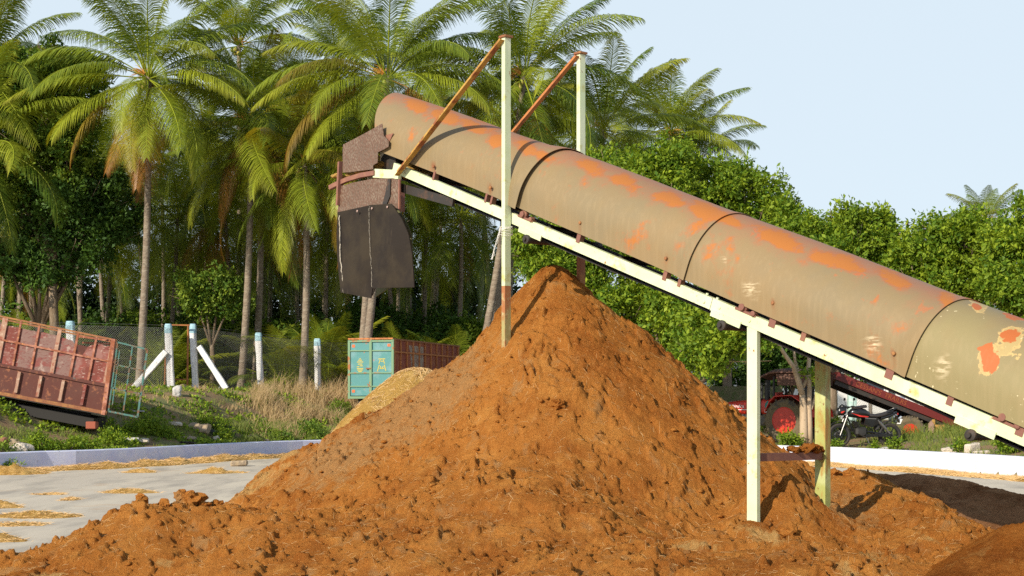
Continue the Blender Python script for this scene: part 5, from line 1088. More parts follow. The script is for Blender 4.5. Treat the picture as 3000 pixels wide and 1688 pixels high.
# ------------------------------------------------------------------ red cage trolley, tilted, at the left
m_red = mat('worn_red_panel', (.17, .032, .02), .7, layers=[(1.1, (.27, .12, .10), .52, .60, 8), (1.8, (.24, .05, .035), .5, .58, 7), (9, (.45, .33, .28), .58, .64, 9, (1, 1, 4)), (20, (.13, .04, .025), .62, .7)], bump=(30, .3, .005))
m_pink = mat('faded_pink_panel', (.22, .125, .105), .75, layers=[(1.6, (.22, .06, .05), .50, .57, 8, (1, 1, 2.2)), (12, (.16, .045, .04), .56, .62, 9, (1, 1, 3)), (5, (.36, .26, .22), .58, .68)], bump=(30, .3, .005))
m_dred = mat('dark_red_panel', (.10, .025, .016), .75, layers=[(2, (.10, .03, .02), .45, .6), (1.3, (.16, .22, .20), .62, .68, 7), (8, (.26, .09, .04), .56, .66)])
m_oframe = mat('orange_red_frame', (.26, .075, .03), .75, layers=[(2.5, (.45, .20, .14), .45, .6), (7, (.20, .06, .03), .52, .62, 7), (13, (.55, .24, .08), .58, .68)])
m_pframe = mat('pinkish_post', (.38, .22, .15), .75, layers=[(5, (.30, .09, .05), .52, .62), (12, (.55, .40, .30), .55, .7)])
m_cyan = mat('turquoise_paint', (.055, .16, .14), .75, layers=[(4, (.16, .075, .035), .47, .56, 7), (9, (.16, .30, .32), .60, .68)])
m_undershade = mat('undershade_black', (.012, .010, .009), .7)  # near-black, the shadow below the trolley floor put into the colour
TD = 42.0; tb0 = P(170, 1262, TD); tb0[2] = float(ground_z(tb0[0], TD)); TY = 1262
trl = thing('cage_trolley', 'long rusty red trolley with open cage sides, tilted at the left edge', 'trolley', tb0)
def tp(x, y, dd=0): return P(x, y, TD+dd)-tb0+np.array([0, 0, 0])
def lnp(a, b, q): return a+(b-a)*q
# outline in photo pixels, extended left out of frame
TL, TR, BR, BLf = np.array([-260, 870.]), np.array([342, 995.]), np.array([312, 1217.]), np.array([-290, 1106.])
def side(q, h): return lnp(lnp(BLf, BR, q), lnp(TL, TR, q), h)
def sp(q, h, dd=0): a = side(q, h); return tp(a[0], a[1], dd)
def qx(px, h=.5): return np.interp(px, [side(0, h)[0], side(1, h)[0]], [0, 1])
def barq(mb, q0, h0, q1, h1, w, dp, dd=0, off=0): mb.bar(sp(q0, h0, dd)+np.array([-.27*off, off, 0]), sp(q1, h1, dd)+np.array([-.27*off, off, 0]), dp, w)
DEP = 2.0
for nm, h, w, m in (('top_rail', .99, .05, m_rust), ('middle_rail', .70, .055, m_oframe), ('lower_rail', .385, .09, m_dred), ('sill_rail', .03, .10, m_rust)):
    mb = MB(); barq(mb, 0, h, 1, h, w, .05); mb.make(nm, m, trl)
    if nm in ('top_rail', 'lower_rail', 'sill_rail'):
        mb = MB(); barq(mb, 0, h, 1, h, w, .05, 0, DEP); mb.make(nm, m, trl)
upx = [(-170, .05, m_oframe), (-90, .05, m_oframe), (8, .16, m_pframe), (54, .055, m_oframe), (108, .06, m_oframe), (168, .11, m_pframe), (221, .065, m_oframe), (275, .06, m_oframe), (325, .14, m_pframe)]
for x, w, m in upx:
    q = qx(x, .7); mb = MB(); mb.bar(sp(q-.013, .40), sp(q, .98), .045, w, up=(1, 0, 0)); mb.make('upright', m, trl)
for x in (-150, -60, 54, 117, 183, 247):
    q = qx(x, .2); mb = MB(); mb.bar(sp(q, .345), sp(q-.006, .075), .10, .085, up=(1, 0, 0)); mb.make('rib', m_pframe if x < 240 else m_red, trl)
mb = MB(); mb.bar(sp(.985, 0), sp(.985, 1), .10, .12, up=(1, 0, 0)); mb.make('corner_post', m_oframe, trl)
mb = MB(); mb.bar(sp(.985, 0)+np.array([-.27*DEP, DEP, 0]), sp(.985, 1)+np.array([-.27*DEP, DEP, 0]), .10, .12, up=(1, 0, 0)); mb.make('corner_post', m_oframe, trl)
pan = [(-170, -90, m_red), (-90, 8, m_pink), (8, 54, m_red), (54, 108, m_pink), (108, 168, m_pink), (168, 221, m_pink), (221, 275, m_red), (275, 325, m_red)]
rg = random.Random(3)
for x0, x1, m in pan:
    q0, q1 = qx(x0, .55), qx(x1, .55); top = .90; tq = []
    for k in range(9):
        q = q0+(q1-q0)*k/8; hh = top-.012*rg.random()
        if m is m_red and x0 == 221: hh = [.72, .68, .70, .76, .83, .86, .87, .875, .88][k]
        if x0 == 168: hh = [.88, .88, .88, .875, .87, .87, .84, .82, .80][k]
        tq.append(sp(q, hh, 0)+np.array([0, .03, 0]))
    poly = [sp(q0, .40)+np.array([0, .03, 0]), sp(q1, .40)+np.array([0, .03, 0])]+tq[::-1]
    mb = MB(); mb.prism(poly, (0, .012, 0)); mb.make('panel', m, trl)
poly = [sp(0, .05)+np.array([0, .03, 0]), sp(1, .05)+np.array([0, .03, 0]), sp(1, .37)+np.array([0, .03, 0]), sp(0, .37)+np.array([0, .03, 0])]
mb = MB(); mb.prism(poly, (0, .015, 0)); mb.make('lower_panel', m_dred, trl)
mb = MB(); mb.prism([p_+np.array([-.27*DEP, DEP, 0]) for p_ in (sp(0, .05), sp(1, .05), sp(1, .86), sp(0, .86))], (0, .015, 0)); mb.make('far_panel', m_dred, trl)
mb = MB(); mb.prism([sp(0, .03), sp(1, .03), sp(1, .03)+np.array([-.27*DEP, DEP, 0]), sp(0, .03)+np.array([-.27*DEP, DEP, 0])], (0, 0, -.08)); mb.make('floor', m_dark, trl)
mb = MB(); mb.bar(sp(qx(240, .9), .87)+np.array([0, .1, 0]), sp(.985, .965)+np.array([-.27*DEP, DEP, 0]), .05, .05); mb.bar(sp(.985, .965), sp(.985, .965)+np.array([-.27*DEP, DEP, 0]), .06, .06); mb.bar(sp(.97, .97), sp(.80, .97)+np.array([-.27*DEP, DEP, 0]), .04, .05); mb.make('tie_bar', m_oframe, trl)
mb = MB(); 
for dd in (.8, 1.7): mb.bar(tp(-290, 1155, dd), tp(265, 1218, dd), .10, .20)
mb.box(tp(90, 1200, 1.0), (4.2, 1.3, .30), (nrm([1, 0, -.19]), (0, 1, 0), nrm([.19, 0, 1]))); mb.make('chassis', m_undershade, trl)  # wide black block added to fill the shadow under the floor
for dd in (.1, 1.75):
    for x in (25,):
        mb = MB(); c = tp(x, 1236, dd); mb.lathe(c, (0, 1, 0), [(-.12, .30), (-.13, .40), (-.10, .46), (.10, .46), (.13, .40), (.12, .30)], 26, closed=True); w_ = mb.make('wheel', m_belt, trl, smooth=False)
        mb = MB(); mb.lathe(c, (0, 1, 0), [(-.06, .30), (-.02, .26), (-.05, .10), (-.10, .09), (-.10, .0)], 18); mb.make('hub', m_yrust, w_)
mb = MB(); mb.box(tp(270, 1246, .4), (.30, .3, .22), bev=.02); mb.make('prop_block', mat('brick_red', (.35, .10, .06), .9), trl)
# open door frame hanging at the right end
gd = [(345, 1003), (432, 1024), (403, 1222), (318, 1205)]
def dq(u, v_): a = lnp(np.array(gd[3], float), np.array(gd[2], float), u); b = lnp(np.array(gd[0], float), np.array(gd[1], float), u); c = lnp(a, b, v_); return tp(c[0], c[1], .0)
mb = MB()
for (u0, v0, u1, v1, w) in ((0, 0, 1, 0, .05), (0, 1, 1, 1, .045), (0, 0, 0, 1, .04), (1, 0, 1, 1, .055), (.0, .68, 1, .68, .035), (0, .34, 1, .34, .045), (.5, .05, .5, .99, .04), (.1, .1, .1, .9, .03)):
    mb.bar(dq(u0, v0), dq(u1, v1), .04, w)
mb.make('door_frame', m_cyan, trl)
# ------------------------------------------------------------------ turquoise door trolley behind the heap
c0 = P(1152, 992, 54.0); zt = c0[2]; zb = CH+(YH-1167)/FPX*54; ax_s = nrm([.275, .96, 0]); ax_d = nrm([-.96, .275, 0]); WD = 1.76; LN = 8.0; H = zt-zb
bxg = (c0[0], c0[1], float(ground_z(c0[0], c0[1]))); box_t = thing('box_trolley', 'high sided trolley with turquoise rear doors and rusty red ribbed side', 'trolley', bxg); BL = np.array(bxg)
c0 = np.array([c0[0], c0[1], 0]); ZV = np.array([0, 0, 1.])
def bp_(s, d_, z): return c0+ax_s*s+ax_d*d_+ZV*z-BL
m_tdoor = mat('turquoise_door', (.075, .25, .25), .65, layers=[(1.6, (.14, .30, .32), .5, .6), (2.6, (.42, .13, .05), .655, .68, 7), (30, (.30, .36, .38), .62, .7)], bump=(30, .2, .004))
m_tframe = mat('green_door_frame', (.17, .29, .17), .7, layers=[(4, (.36, .13, .04), .56, .62, 7)])
m_rside = mat('rust_red_side', (.30, .075, .030), .8, layers=[(1.5, (.24, .05, .03), .45, .58), (3.5, (.36, .15, .07), .55, .66, 8), (9, (.38, .30, .24), .66, .70, 8, (1, 1, 1.5))])
m_rpatch = mat('grey_patch', (.34, .28, .23), .85, layers=[(9, (.24, .08, .05), .5, .6, 8)])
mb = MB(); mb.prism([bp_(0, 0, zb), bp_(LN, 0, zb), bp_(LN, 0, zt-.03), bp_(0, 0, zt-.03)], ax_d*.03); sd_ = mb.make('side_wall', m_rside, box_t)
mb = MB(); mb.prism([bp_(2.0, 0, zb+H*.55), bp_(3.4, 0, zb+H*.50), bp_(3.4, 0, zt-.2), bp_(1.7, 0, zt-.2)], -ax_d*.006); mb.make('patch', m_rpatch, box_t)
mb = MB(); mb.prism([bp_(LN, 0, zb), bp_(LN, WD, zb), bp_(LN, WD, zt-.03), bp_(LN, 0, zt-.03)], ax_s*.03); mb.prism([bp_(0, WD, zb), bp_(LN, WD, zb), bp_(LN, WD, zt-.03), bp_(0, WD, zt-.03)], -ax_d*.03); mb.make('far_wall', m_rside, box_t)
mb = MB(); mb.prism([bp_(0, 0, zb), bp_(LN, 0, zb), bp_(LN, WD, zb), bp_(0, WD, zb)], (0, 0, .06)); mb.make('floor', m_dark, box_t)
for k in range(12):
    s = .04+k*.70; w = .09 if k in (0, 3) else .055; mb = MB(); mb.bar(bp_(s, -.03, zb), bp_(s, -.03, zt-.04), .05, w, up=ax_s); mb.make('side_rib', m_orust, box_t)
for z, m in ((zt-.02, m_rust), (zt-H*.22, m_orust), (zb+.05, m_rust)):
    mb = MB(); mb.bar(bp_(0, -.02, z), bp_(LN, -.02, z), .06, .06); mb.make('side_rail', m, box_t)
dzs = lambda f: zb+H*f
for k in range(2):
    a, b = (.03, WD/2-.03) if k == 0 else (WD/2+.03, WD-.03)
    mb = MB(); mb.prism([bp_(-.02, a, zb+.10), bp_(-.02, b, zb+.10), bp_(-.02, b, zt-.10), bp_(-.02, a, zt-.10)], -ax_s*.02); dr = mb.make('door', m_tdoor, box_t)
    mb = MB()
    for f in (.20, .425, .80): mb.bar(bp_(-.06, a, dzs(f)), bp_(-.06, b, dzs(f)), .04, .045)
    mb.make('door_bar', m_tframe, dr)
    mb = MB(); m_or = mat('reflector_orange', (.75, .13, .03), .5)
    for f in ((.88, .12) if k else (.89,)): mb.box(bp_(-.045, (b-.14 if k else a+.12), dzs(f)), (.012, .12, .10), (ax_s, ax_d, ZV))
    mb.make('reflector', m_or, dr)
    mb = MB(); cx = (a+b)/2; rgk = random.Random(k+2); m_y = mat('yellow_emblem', (.50, .42, .08), .7)
    if k:
        for (u, w_, zz) in ((0, .06, .665), (0, .16, .64), (0, .26, .61), (0, .18, .575), (-.05, .12, .545), (.08, .1, .53), (0, .26, .50), (0, .22, .475), (0, .14, .45)): mb.box(bp_(-.043, cx+u, dzs(zz)), (.006, w_, .035), (ax_s, ax_d, ZV))
    else:
        for (u0, z0, u1, z1) in ((-.14, .66, .14, .66), (-.05, .66, -.11, .58), (.05, .66, .12, .58), (-.04, .62, .04, .62), (-.10, .56, -.16, .46), (.10, .56, .18, .45), (-.09, .50, .09, .50), (-.06, .54, -.02, .50), (.06, .54, .02, .50)): mb.bar(bp_(-.043, cx+u0, dzs(z0)), bp_(-.043, cx+u1, dzs(z1)), .006, .035)
    mb.make('emblem', m_y, dr)
mb = MB()
for (s, d_, z0, z1, w) in ((-.05, 0.0, zb-.02, zt-.02, .09), (-.05, WD, zb-.02, zt-.05, .09), (-.07, WD/2, zb+.02, zt+.04, .10)): mb.bar(bp_(s, d_, z0), bp_(s, d_, z1), .06, w, up=ax_d)
for z, w in ((zt-.09, .07), (zb+.03, .09)): mb.bar(bp_(-.06, 0, z), bp_(-.06, WD, z), .06, w)
mb.make('door_frame', m_tframe, box_t)
mb = MB(); mb.bar(bp_(-.07, -.02, zt), bp_(-.07, WD+.03, zt), .07, .06)
mb.bar(bp_(-.05, -.04, zb+.02), bp_(-.05, WD+.04, zb+.02), .05, .03); mb.make('rusty_header', m_orust, box_t)
mb = MB(); mb.box(bp_(-.10, WD/2+.08, dzs(.50)), (.03, .20, .05), (ax_s, ax_d, ZV)); mb.bar(bp_(-.10, WD/2+.12, dzs(.24)), bp_(-.10, WD/2-.02, dzs(.19)), .03, .03); mb.make('latch', m_rust, box_t)
for s in (1.6, 4.2):
    for d_ in (.1, WD-.1):
        mb = MB(); mb.lathe(bp_(s, d_, zb-.45), ax_d, [(-.1, .25), (-.11, .36), (-.09, .42), (.09, .42), (.11, .36), (.1, .25)], 22, closed=True); w_ = mb.make('wheel', m_belt, box_t); mb = MB(); mb.lathe(bp_(s, d_, zb-.45), ax_d, [(-.05, .25), (0, .1), (.05, .25)], 16); mb.make('hub', m_rust, w_)
mb = MB(); mb.bar(bp_(.1, .35, zb-.1), bp_(LN, .35, zb-.1), .1, .16); mb.bar(bp_(.1, WD-.35, zb-.1), bp_(LN, WD-.35, zb-.1), .1, .16); mb.bar(bp_(.15, .5, zb-.1), bp_(.15, .5, zb-.75), .05, .05); mb.make('chassis', m_dark, box_t)
# ------------------------------------------------------------------ tractor
m_tred = mat('tractor_red', (.55, .035, .015), .35, layers=[(3, (.42, .03, .015), .5, .65), (20, (.40, .12, .06), .64, .74)])
m_mud = mat('muddy_tyre', (.15, .115, .065), .95, layers=[(4, (.07, .06, .05), .48, .62)], bump=(20, .6, .02))
m_blk = mat('satin_black', (.015, .015, .016), .45); m_can = mat('brown_canopy', (.11, .055, .04), .8, layers=[(3, (.17, .08, .05), .5, .62)])
m_grey = mat('engine_grey', (.10, .095, .085), .7, layers=[(6, (.20, .15, .10), .5, .65)]); m_wht = mat('white_decal', (.80, .80, .80), .6); m_teal = mat('teal_decal', (.03, .22, .20), .6)
tw = P(2304, 1245, 45.9); tx_ = np.array([tw[0]+.42, tw[1]+.50, float(ground_z(tw[0]+.42, tw[1]+.5))])
tr_ = thing('tractor', 'red tractor with brown canopy parked facing left behind the slim tree', 'tractor', tx_, R(140))
def wheel(c, rad, wid, rim, parent, mt, mr, lugs=0, name='wheel', ax=(0, 1, 0)):
    mb = MB(); r0 = rim; h = wid/2; mb.lathe(c, ax, [(-h*.8, r0), (-h, r0+(rad-r0)*.45), (-h*.85, rad-.04*rad), (-h*.4, rad*.985), (h*.4, rad*.985), (h*.85, rad-.04*rad), (h, r0+(rad-r0)*.45), (h*.8, r0)], 36, closed=True)
    c = np.array(c, float)
    for i in range(lugs):
        a = i/lugs*2*math.pi
        for s in (-1, 1):
            a2 = a+(0 if s < 0 else math.pi/lugs); d = np.array([math.cos(a2), 0, math.sin(a2)]); t2 = np.array([-math.sin(a2), 0, math.cos(a2)]); y = np.array([0, 1, 0.])
            mb.box(c+d*rad*1.0+y*s*h*.5, (h*1.05, .05, .05), (y*s+t2*.55, t2-y*s*.55, d))
    w = mb.make(name, mt, parent)
    mb = MB(); mb.lathe(c, ax, [(-h*.78, r0*1.0), (-h*.8, r0*.93), (-h*.3, r0*.86), (-.02, r0*.55), (.02, r0*.30), (.02, .001)], 32); mb.lathe(c, ax, [(h*.78, r0*1.0), (h*.82, r0*.94), (h*.35, r0*.87), (h*.15, r0*.5), (h*.2, r0*.28), (h*.2, .001)], 32); smooth_by_angle(mb.make('rim', mr, w), 30)
    mb = MB(); mb.lathe(c+np.array(ax)*h*.2, ax, [(0, r0*.24), (.05, r0*.22), (.06, .02)], 14)
    for i in range(6):
        a = i/6*6.283; mb.lathe(c+np.array(ax)*h*.22+np.array([math.cos(a), 0, math.sin(a)])*r0*.36, ax, [(0, .022), (.03, .022)], 6)
    mb.make('hub', m_grey, w); return w
for s in (.66, -.66): wheel((0, s, .70), .70, .40, .43, tr_, m_mud, m_tred, 20, 'rear_wheel')
for s in (.58, -.58): wheel((2.15, s, .38), .38, .22, .21, tr_, m_mud, m_tred, 14, 'front_wheel')
mb = MB(); mb.loft([(.55, 0, 1.14, .27, .27), (.95, 0, 1.14, .28, .27), (1.6, 0, 1.12, .28, .25), (2.35, 0, 1.08, .27, .23), (2.68, 0, 1.04, .24, .20), (2.80, 0, 1.0, .19, .15)], 24, 4); hd = smooth_by_angle(mb.make('bonnet', m_tred, tr_), 40)
mb = MB(); mb.prism([(.55, -.26, 1.38), (.55, .26, 1.38), (.62, .20, 1.60), (.62, -.20, 1.60)], (.14, 0, -.03)); mb.make('dashboard', m_tred, tr_)
mb = MB(); mb.box((1.16, 0, 1.13), (.03, .575, .55), bev=.004); mb.make('bonnet_seam', m_blk, hd)
mb = MB(); mb.box((2.50, 0, .80), (.34, .46, .26), bev=.03); mb.make('grille', m_blk, tr_)
mb = MB(); mb.box((1.3, 0, .72), (1.5, .36, .42), bev=.04); mb.box((.2, 0, .75), (1.2, .34, .5), bev=.05); mb.tube([(0, -.6, .7), (0, .6, .7)], .12, 12); mb.tube([(2.15, -.55, .38), (2.15, .55, .38)], .06, 8); mb.box((2.15, 0, .5), (.25, .3, .3), bev=.03); mb.box((.55, .38, .62), (.5, .28, .06), bev=.01); mb.make('engine_block', m_grey, tr_)
for s in (1, -1):
    mb = MB(); y0, y1 = s*.30, s*.90; arc = [(.66, .98), (.50, 1.28), (.30, 1.47), (-.30, 1.50), (-.62, 1.30), (-.80, 1.00), (-.84, .80)]
    for (xa, za), (xb, zb_) in zip(arc[:-1], arc[1:]): mb.bar((xa, (y0+y1)/2, za), (xb, (y0+y1)/2, zb_), .60, .025)
    mb.prism([(x, y0, z) for x, z in arc]+[(-.3, y0, .8), (.3, y0, .8)], (0, s*.02, 0)); mb.make('fender', m_tred, tr_)
mb = MB(); mb.box((-.72, -.62, 1.22), (.02, .42, .14), ((.85, 0, .5), (0, 1, 0), (-.5, 0, .85))); pl_ = mb.make('number_plate', m_wht, tr_)
lettering('RTW', .13, m_blk, pl_, (-.735, -.62, 1.225), (R(60), 0, R(-90)))
mb = MB()
for x, y, z1 in ((.62, .40, 2.12), (.62, -.40, 2.12), (-.62, .50, 2.12), (-.62, -.50, 2.12)): mb.bar((x, y, .9), (x*.95, y, z1), .06, .06, up=(1, 0, 0))
mb.bar((-.62, -.5, 1.75), (-.62, .5, 1.75), .04, .04); mb.bar((-.62, -.85, 1.78), (-.62, .85, 1.78), .03, .03); mb.make('canopy_post', m_blk, tr_)
mb = MB(); n = 13; prof = []
for q in np.linspace(-1, 1, n): prof.append((q*.68, 2.08+.20*math.sqrt(max(0, 1-q*q*.85))-.0))
V = []; xs_ = [-.95, -.70, -.2, .35, .62, .95, 1.25]; drop = [.02, 0, 0, 0, .02, .14, .26]; wd_ = [1, 1, 1, 1, 1, .92, .55]
for x, dp_, w_ in zip(xs_, drop, wd_):
    for y, z in prof: V.append((x, y*w_, z+.10-dp_))
V = np.array(V); N = len(V); i = np.arange(N).reshape(len(xs_), n); F1 = [tuple(f) for f in np.stack([i[:-1, :-1], i[:-1, 1:], i[1:, 1:], i[1:, :-1]], -1).reshape(-1, 4)]
lo = V.copy(); lo[:, 2] -= .04; F2 = [tuple(x+N for x in f[::-1]) for f in F1]; per_ = list(i[0])+list(i[1:, -1])+list(i[-1, ::-1][1:])+list(i[::-1, 0][1:-1]); F3 = [(per_[k], per_[(k+1) % len(per_)], per_[(k+1) % len(per_)]+N, per_[k]+N) for k in range(len(per_))]
mb.add(np.vstack([V, lo]), F1+F2+F3)
for s in (1, -1): mb.prism([(-.95, s*.68, 2.18), (.35, s*.68, 2.18), (.30, s*.69, 1.82), (-.90, s*.69, 1.80)], (0, s*.015, 0))
mb.make('canopy', m_can, tr_)
mb = MB(); mb.box((-.25, 0, 1.28), (.45, .48, .12), bev=.05); mb.box((-.48, 0, 1.52), (.10, .46, .45), bev=.05); mb.make('seat', m_blk, tr_)
mb = MB(); th = np.linspace(0, 2*math.pi, 19); mb.tube([(.30+.06*math.cos(a), .2*math.sin(a), 1.62+.19*math.cos(a)*.8) for a in th], .014, 6); mb.tube([(.30, 0, 1.62), (.55, 0, 1.45)], .02, 6); mb.make('steering_wheel', m_blk, tr_)
mb = MB(); mb.tube([(1.35, -.12, 1.3), (1.35, -.12, 1.85)], .04, 8); mb.tube([(1.35, -.12, 1.85), (1.35, -.12, 1.92)], .075, 10); mb.tube([(.95, .2, 1.35), (.95, .2, 2.0)], .09, 10); mb.make('exhaust', m_blk, tr_)
mb = MB(); mb.lathe((2.79, .10, 1.0), (1, 0, 0), [(-.04, .055), (.01, .055), (.015, .03)], 12); mb.make('headlight', m_wht, tr_)
mb = MB(); mb.prism([(2.55, .268, 1.02), (1.6, .283, 1.02), (1.6, .283, 1.04), (2.55, .268, 1.04)], (0, .006, 0)); mb.make('stripe', m_wht, hd)
lettering('Mahindra', .17, m_wht, hd, (2.10, .290, 1.14), (R(90), 0, R(180)))
mb = MB(); mb.prism([(.96, .287, 1.06), (.82, .287, 1.06), (.78, .287, 1.16), (.82, .287, 1.26), (.90, .287, 1.33), (.98, .287, 1.24), (1.0, .287, 1.14)], (0, .006, 0)); mb.make('emblem', m_teal, hd)
mb = MB(); mb.prism([(.96, .294, 1.08), (.90, .294, 1.13), (.84, .294, 1.08), (.84, .294, 1.06), (.96, .294, 1.06)], (0, .004, 0)); mb.prism([(1.02, .287, .95), (.76, .287, .95), (.76, .287, 1.03), (1.02, .287, 1.03)], (0, .005, 0)); mb.make('emblem', m_wht, hd)
lettering('SARPANCH', .05, m_tred, hd, (.89, .294, .99), (R(90), 0, R(180)))
# ------------------------------------------------------------------ motorcycle
bk = P(2532, 1300, 43.0); bk[2] = float(ground_z(bk[0], bk[1])); bike = thing('motorcycle', 'black motorcycle with red stripes on its side stand behind the kerb', 'motorcycle', bk, R(188))
bike.scale = (1.2,)*3
m_gl = mat('gloss_black', (.012, .012, .013), .22, spec=.6); m_seat = mat('seat_vinyl', (.035, .03, .028), .38); m_chr = mat('dull_chrome', (.22, .21, .20), .45, .8); m_rs = mat('red_stripe', (.55, .03, .02), .35); m_en = mat('engine_black', (.04, .038, .036), .5, .3)
for nm, x in (('front_wheel', .66), ('rear_wheel', -.66)):
    mb = MB(); c = (x, 0, .30); mb.lathe(c, (0, 1, 0), [(-.035, .225), (-.048, .26), (-.03, .298), (0, .305), (.03, .298), (.048, .26), (.035, .225)], 40, closed=True); w = mb.make(nm, m_belt, bike, smooth=False)
    mb = MB(); mb.lathe(c, (0, 1, 0), [(-.03, .228), (-.03, .205), (.03, .205), (.03, .228)], 40, closed=True); mb.lathe(c, (0, 1, 0), [(-.06, .04), (-.06, .001)], 12); mb.lathe(c, (0, 1, 0), [(-.05, .05), (.05, .05)], 14)
    for k in range(6): a = k/6*6.283; mb.bar((x, 0, .30), (x+.21*math.cos(a), 0, .30+.21*math.sin(a)), .025, .022, up=(0, 1, 0))
    mb.make('rim', m_gl, w)
    mb = MB(); mb.lathe((x, -.055, .30), (0, 1, 0), [(-.003, .11), (.003, .11), (.003, .07), (-.003, .07)], 24, closed=True); mb.make('brake_disc', m_chr, w)
mb = MB(); mb.tube([(.66, .09, .30), (.47, .09, .80)], [.022, .026], 10); mb.tube([(.66, -.09, .30), (.47, -.09, .80)], [.022, .026], 10); mb.bar((.50, -.11, .74), (.50, .11, .74), .05, .03); mb.make('fork', m_gl, bike)
def arcs(cx, cz, r, a0, a1, n=12): return [(cx+r*math.cos(a), 0, cz+r*math.sin(a)) for a in np.linspace(R(a0), R(a1), n)]
mb = MB(); pts = arcs(.66, .30, .345, 10, 165)
for a, b in zip(pts[:-1], pts[1:]): mb.bar(a, b, .11, .012)
mb.make('mudguard', m_gl, bike); mb = MB(); pts = arcs(-.66, .30, .36, 20, 120)
for a, b in zip(pts[:-1], pts[1:]): mb.bar(a, b, .14, .012)
mb.make('mudguard', m_gl, bike)
mb = MB(); mb.loft([(.42, 0, .84, .05, .05), (.34, 0, .86, .12, .10), (.18, 0, .87, .155, .13), (0, 0, .84, .14, .12), (-.12, 0, .80, .09, .08)], 20, 2.6); smooth_by_angle(mb.make('fuel_tank', m_gl, bike), 60)
for s in (1, -1):
    mb = MB(); mb.prism([(.40, s*.128, .86), (.15, s*.160, .80), (-.06, s*.150, .77), (-.02, s*.152, .75), (.18, s*.163, .765)], (0, s*.008, 0)); mb.make('stripe', m_rs, bike)
    mb = MB(); mb.prism([(.02, s*.10, .72), (-.28, s*.11, .74), (-.42, s*.10, .66), (-.16, s*.10, .50), (.05, s*.09, .58)], (0, s*.04, 0)); mb.make('side_panel', m_gl, bike)
    mb = MB(); mb.prism([(.05, s*.142, .745), (-.24, s*.152, .725), (-.26, s*.152, .70), (.02, s*.142, .715)], (0, s*.006, 0)); mb.make('stripe', m_chr, bike)
    mb = MB(); mb.tube([(-.30, s*.13, .68), (-.62, s*.13, .34)], [.022, .022], 8); mb.tube([(-.34, s*.13, .635), (-.52, s*.13, .45)], [.036, .036], 10); mb.make('shock_absorber', m_chr, bike)
mb = MB(); mb.loft([(-.06, 0, .80, .08, .03), (-.14, 0, .79, .11, .05), (-.30, 0, .78, .125, .055), (-.44, 0, .80, .12, .06), (-.60, 0, .85, .11, .055), (-.74, 0, .89, .07, .03)], 18, 2.6); smooth_by_angle(mb.make('seat', m_seat, bike), 60)
mb = MB(); mb.loft([(-.40, 0, .72, .10, .05), (-.62, 0, .78, .10, .05), (-.84, 0, .86, .06, .035)], 14, 2.5); mb.tube([(-.55, .12, .86), (-.80, .11, .97), (-.88, 0, .98), (-.80, -.11, .97), (-.55, -.12, .86)], .013, 6); smooth_by_angle(mb.make('tail', m_gl, bike), 60)
mb = MB(); mb.loft([(-.84, 0, .84, .05, .03), (-.88, 0, .83, .04, .025)], 10, 3); mb.make('tail_light', m_rs, bike)
mb = MB(); mb.box((-.93, 0, .64), (.01, .20, .14), ((.9, 0, .45), (0, 1, 0), (-.45, 0, .9))); mb.make('number_plate', m_wht, bike); mb = MB(); mb.bar((-.82, 0, .80), (-.94, 0, .56), .12, .012); mb.make('plate_bracket', m_gl, bike)
mb = MB(); mb.box((.10, 0, .40), (.30, .24, .22), bev=.05); mb.loft([(.14, 0, .50, .09, .09), (.26, 0, .60, .08, .08)], 12, 3, ax=((.5, 0, .85), (0, 1, 0), (-.85, 0, .5)), origin=(.02, 0, .10))
mb.make('engine', m_en, bike); mb = MB()
for k in range(5): mb.box((.20+.012*k, 0, .50+.035*k), (.17, .21, .010), ((.9, 0, .3), (0, 1, 0), (-.3, 0, .9)))
mb.make('cylinder', m_en, bike); mb = MB(); mb.lathe((.10, .12, .38), (0, 1, 0), [(0, .10), (.03, .09), (.035, .02)], 16); mb.make('engine_cover', m_en, bike); mb = MB(); mb.lathe((.10, -.12, .38), (0, -1, 0), [(0, .10), (.03, .09), (.035, .02)], 16); mb.make('engine_cover', m_en, bike)
mb = MB(); mb.tube([(.47, 0, .80), (.30, 0, .45), (.20, 0, .26), (-.10, 0, .27)], .022, 8); mb.tube([(.42, 0, .78), (0, 0, .72), (-.30, 0, .70), (-.70, 0, .78)], .02, 8); mb.tube([(-.02, .07, .40), (-.66, .09, .30)], .024, 8); mb.tube([(-.02, -.07, .40), (-.66, -.09, .30)], .024, 8); mb.make('frame', m_gl, bike)
mb = MB(); mb.tube([(.26, -.10, .50), (.34, -.13, .38), (.24, -.15, .24), (-.10, -.16, .24), (-.30, -.17, .28)], .02, 8); mb.tube([(-.28, -.17, .28), (-.80, -.18, .36)], [.035, .045], 12); mb.make('exhaust', m_chr, bike)
mb = MB(); mb.bar((.02, .13, .30), (-.64, .13, .30), .02, .07); mb.make('chain_guard', m_gl, bike)
mb = MB(); mb.loft([(.50, 0, .92, .08, .09), (.56, 0, .91, .11, .12), (.66, 0, .90, .10, .10), (.72, 0, .88, .07, .07)], 16, 2.6); mb.loft([(.48, 0, 1.0, .07, .03), (.58, 0, 1.03, .08, .05), (.64, 0, 1.0, .05, .04)], 12, 2.5); smooth_by_angle(mb.make('headlight_cowl', m_gl, bike), 60)
mb = MB(); mb.lathe((.715, 0, .86), (1, 0, -.1), [(-.02, .07), (.01, .065), (.02, .03)], 16); mb.make('headlight', m_chr, bike)
for s in (1, -1):
    mb = MB(); mb.prism([(.70, s*.06, .84), (.60, s*.11, .86), (.55, s*.115, .91), (.62, s*.11, .90)], (0, s*.006, 0)); mb.make('stripe', m_rs, bike)
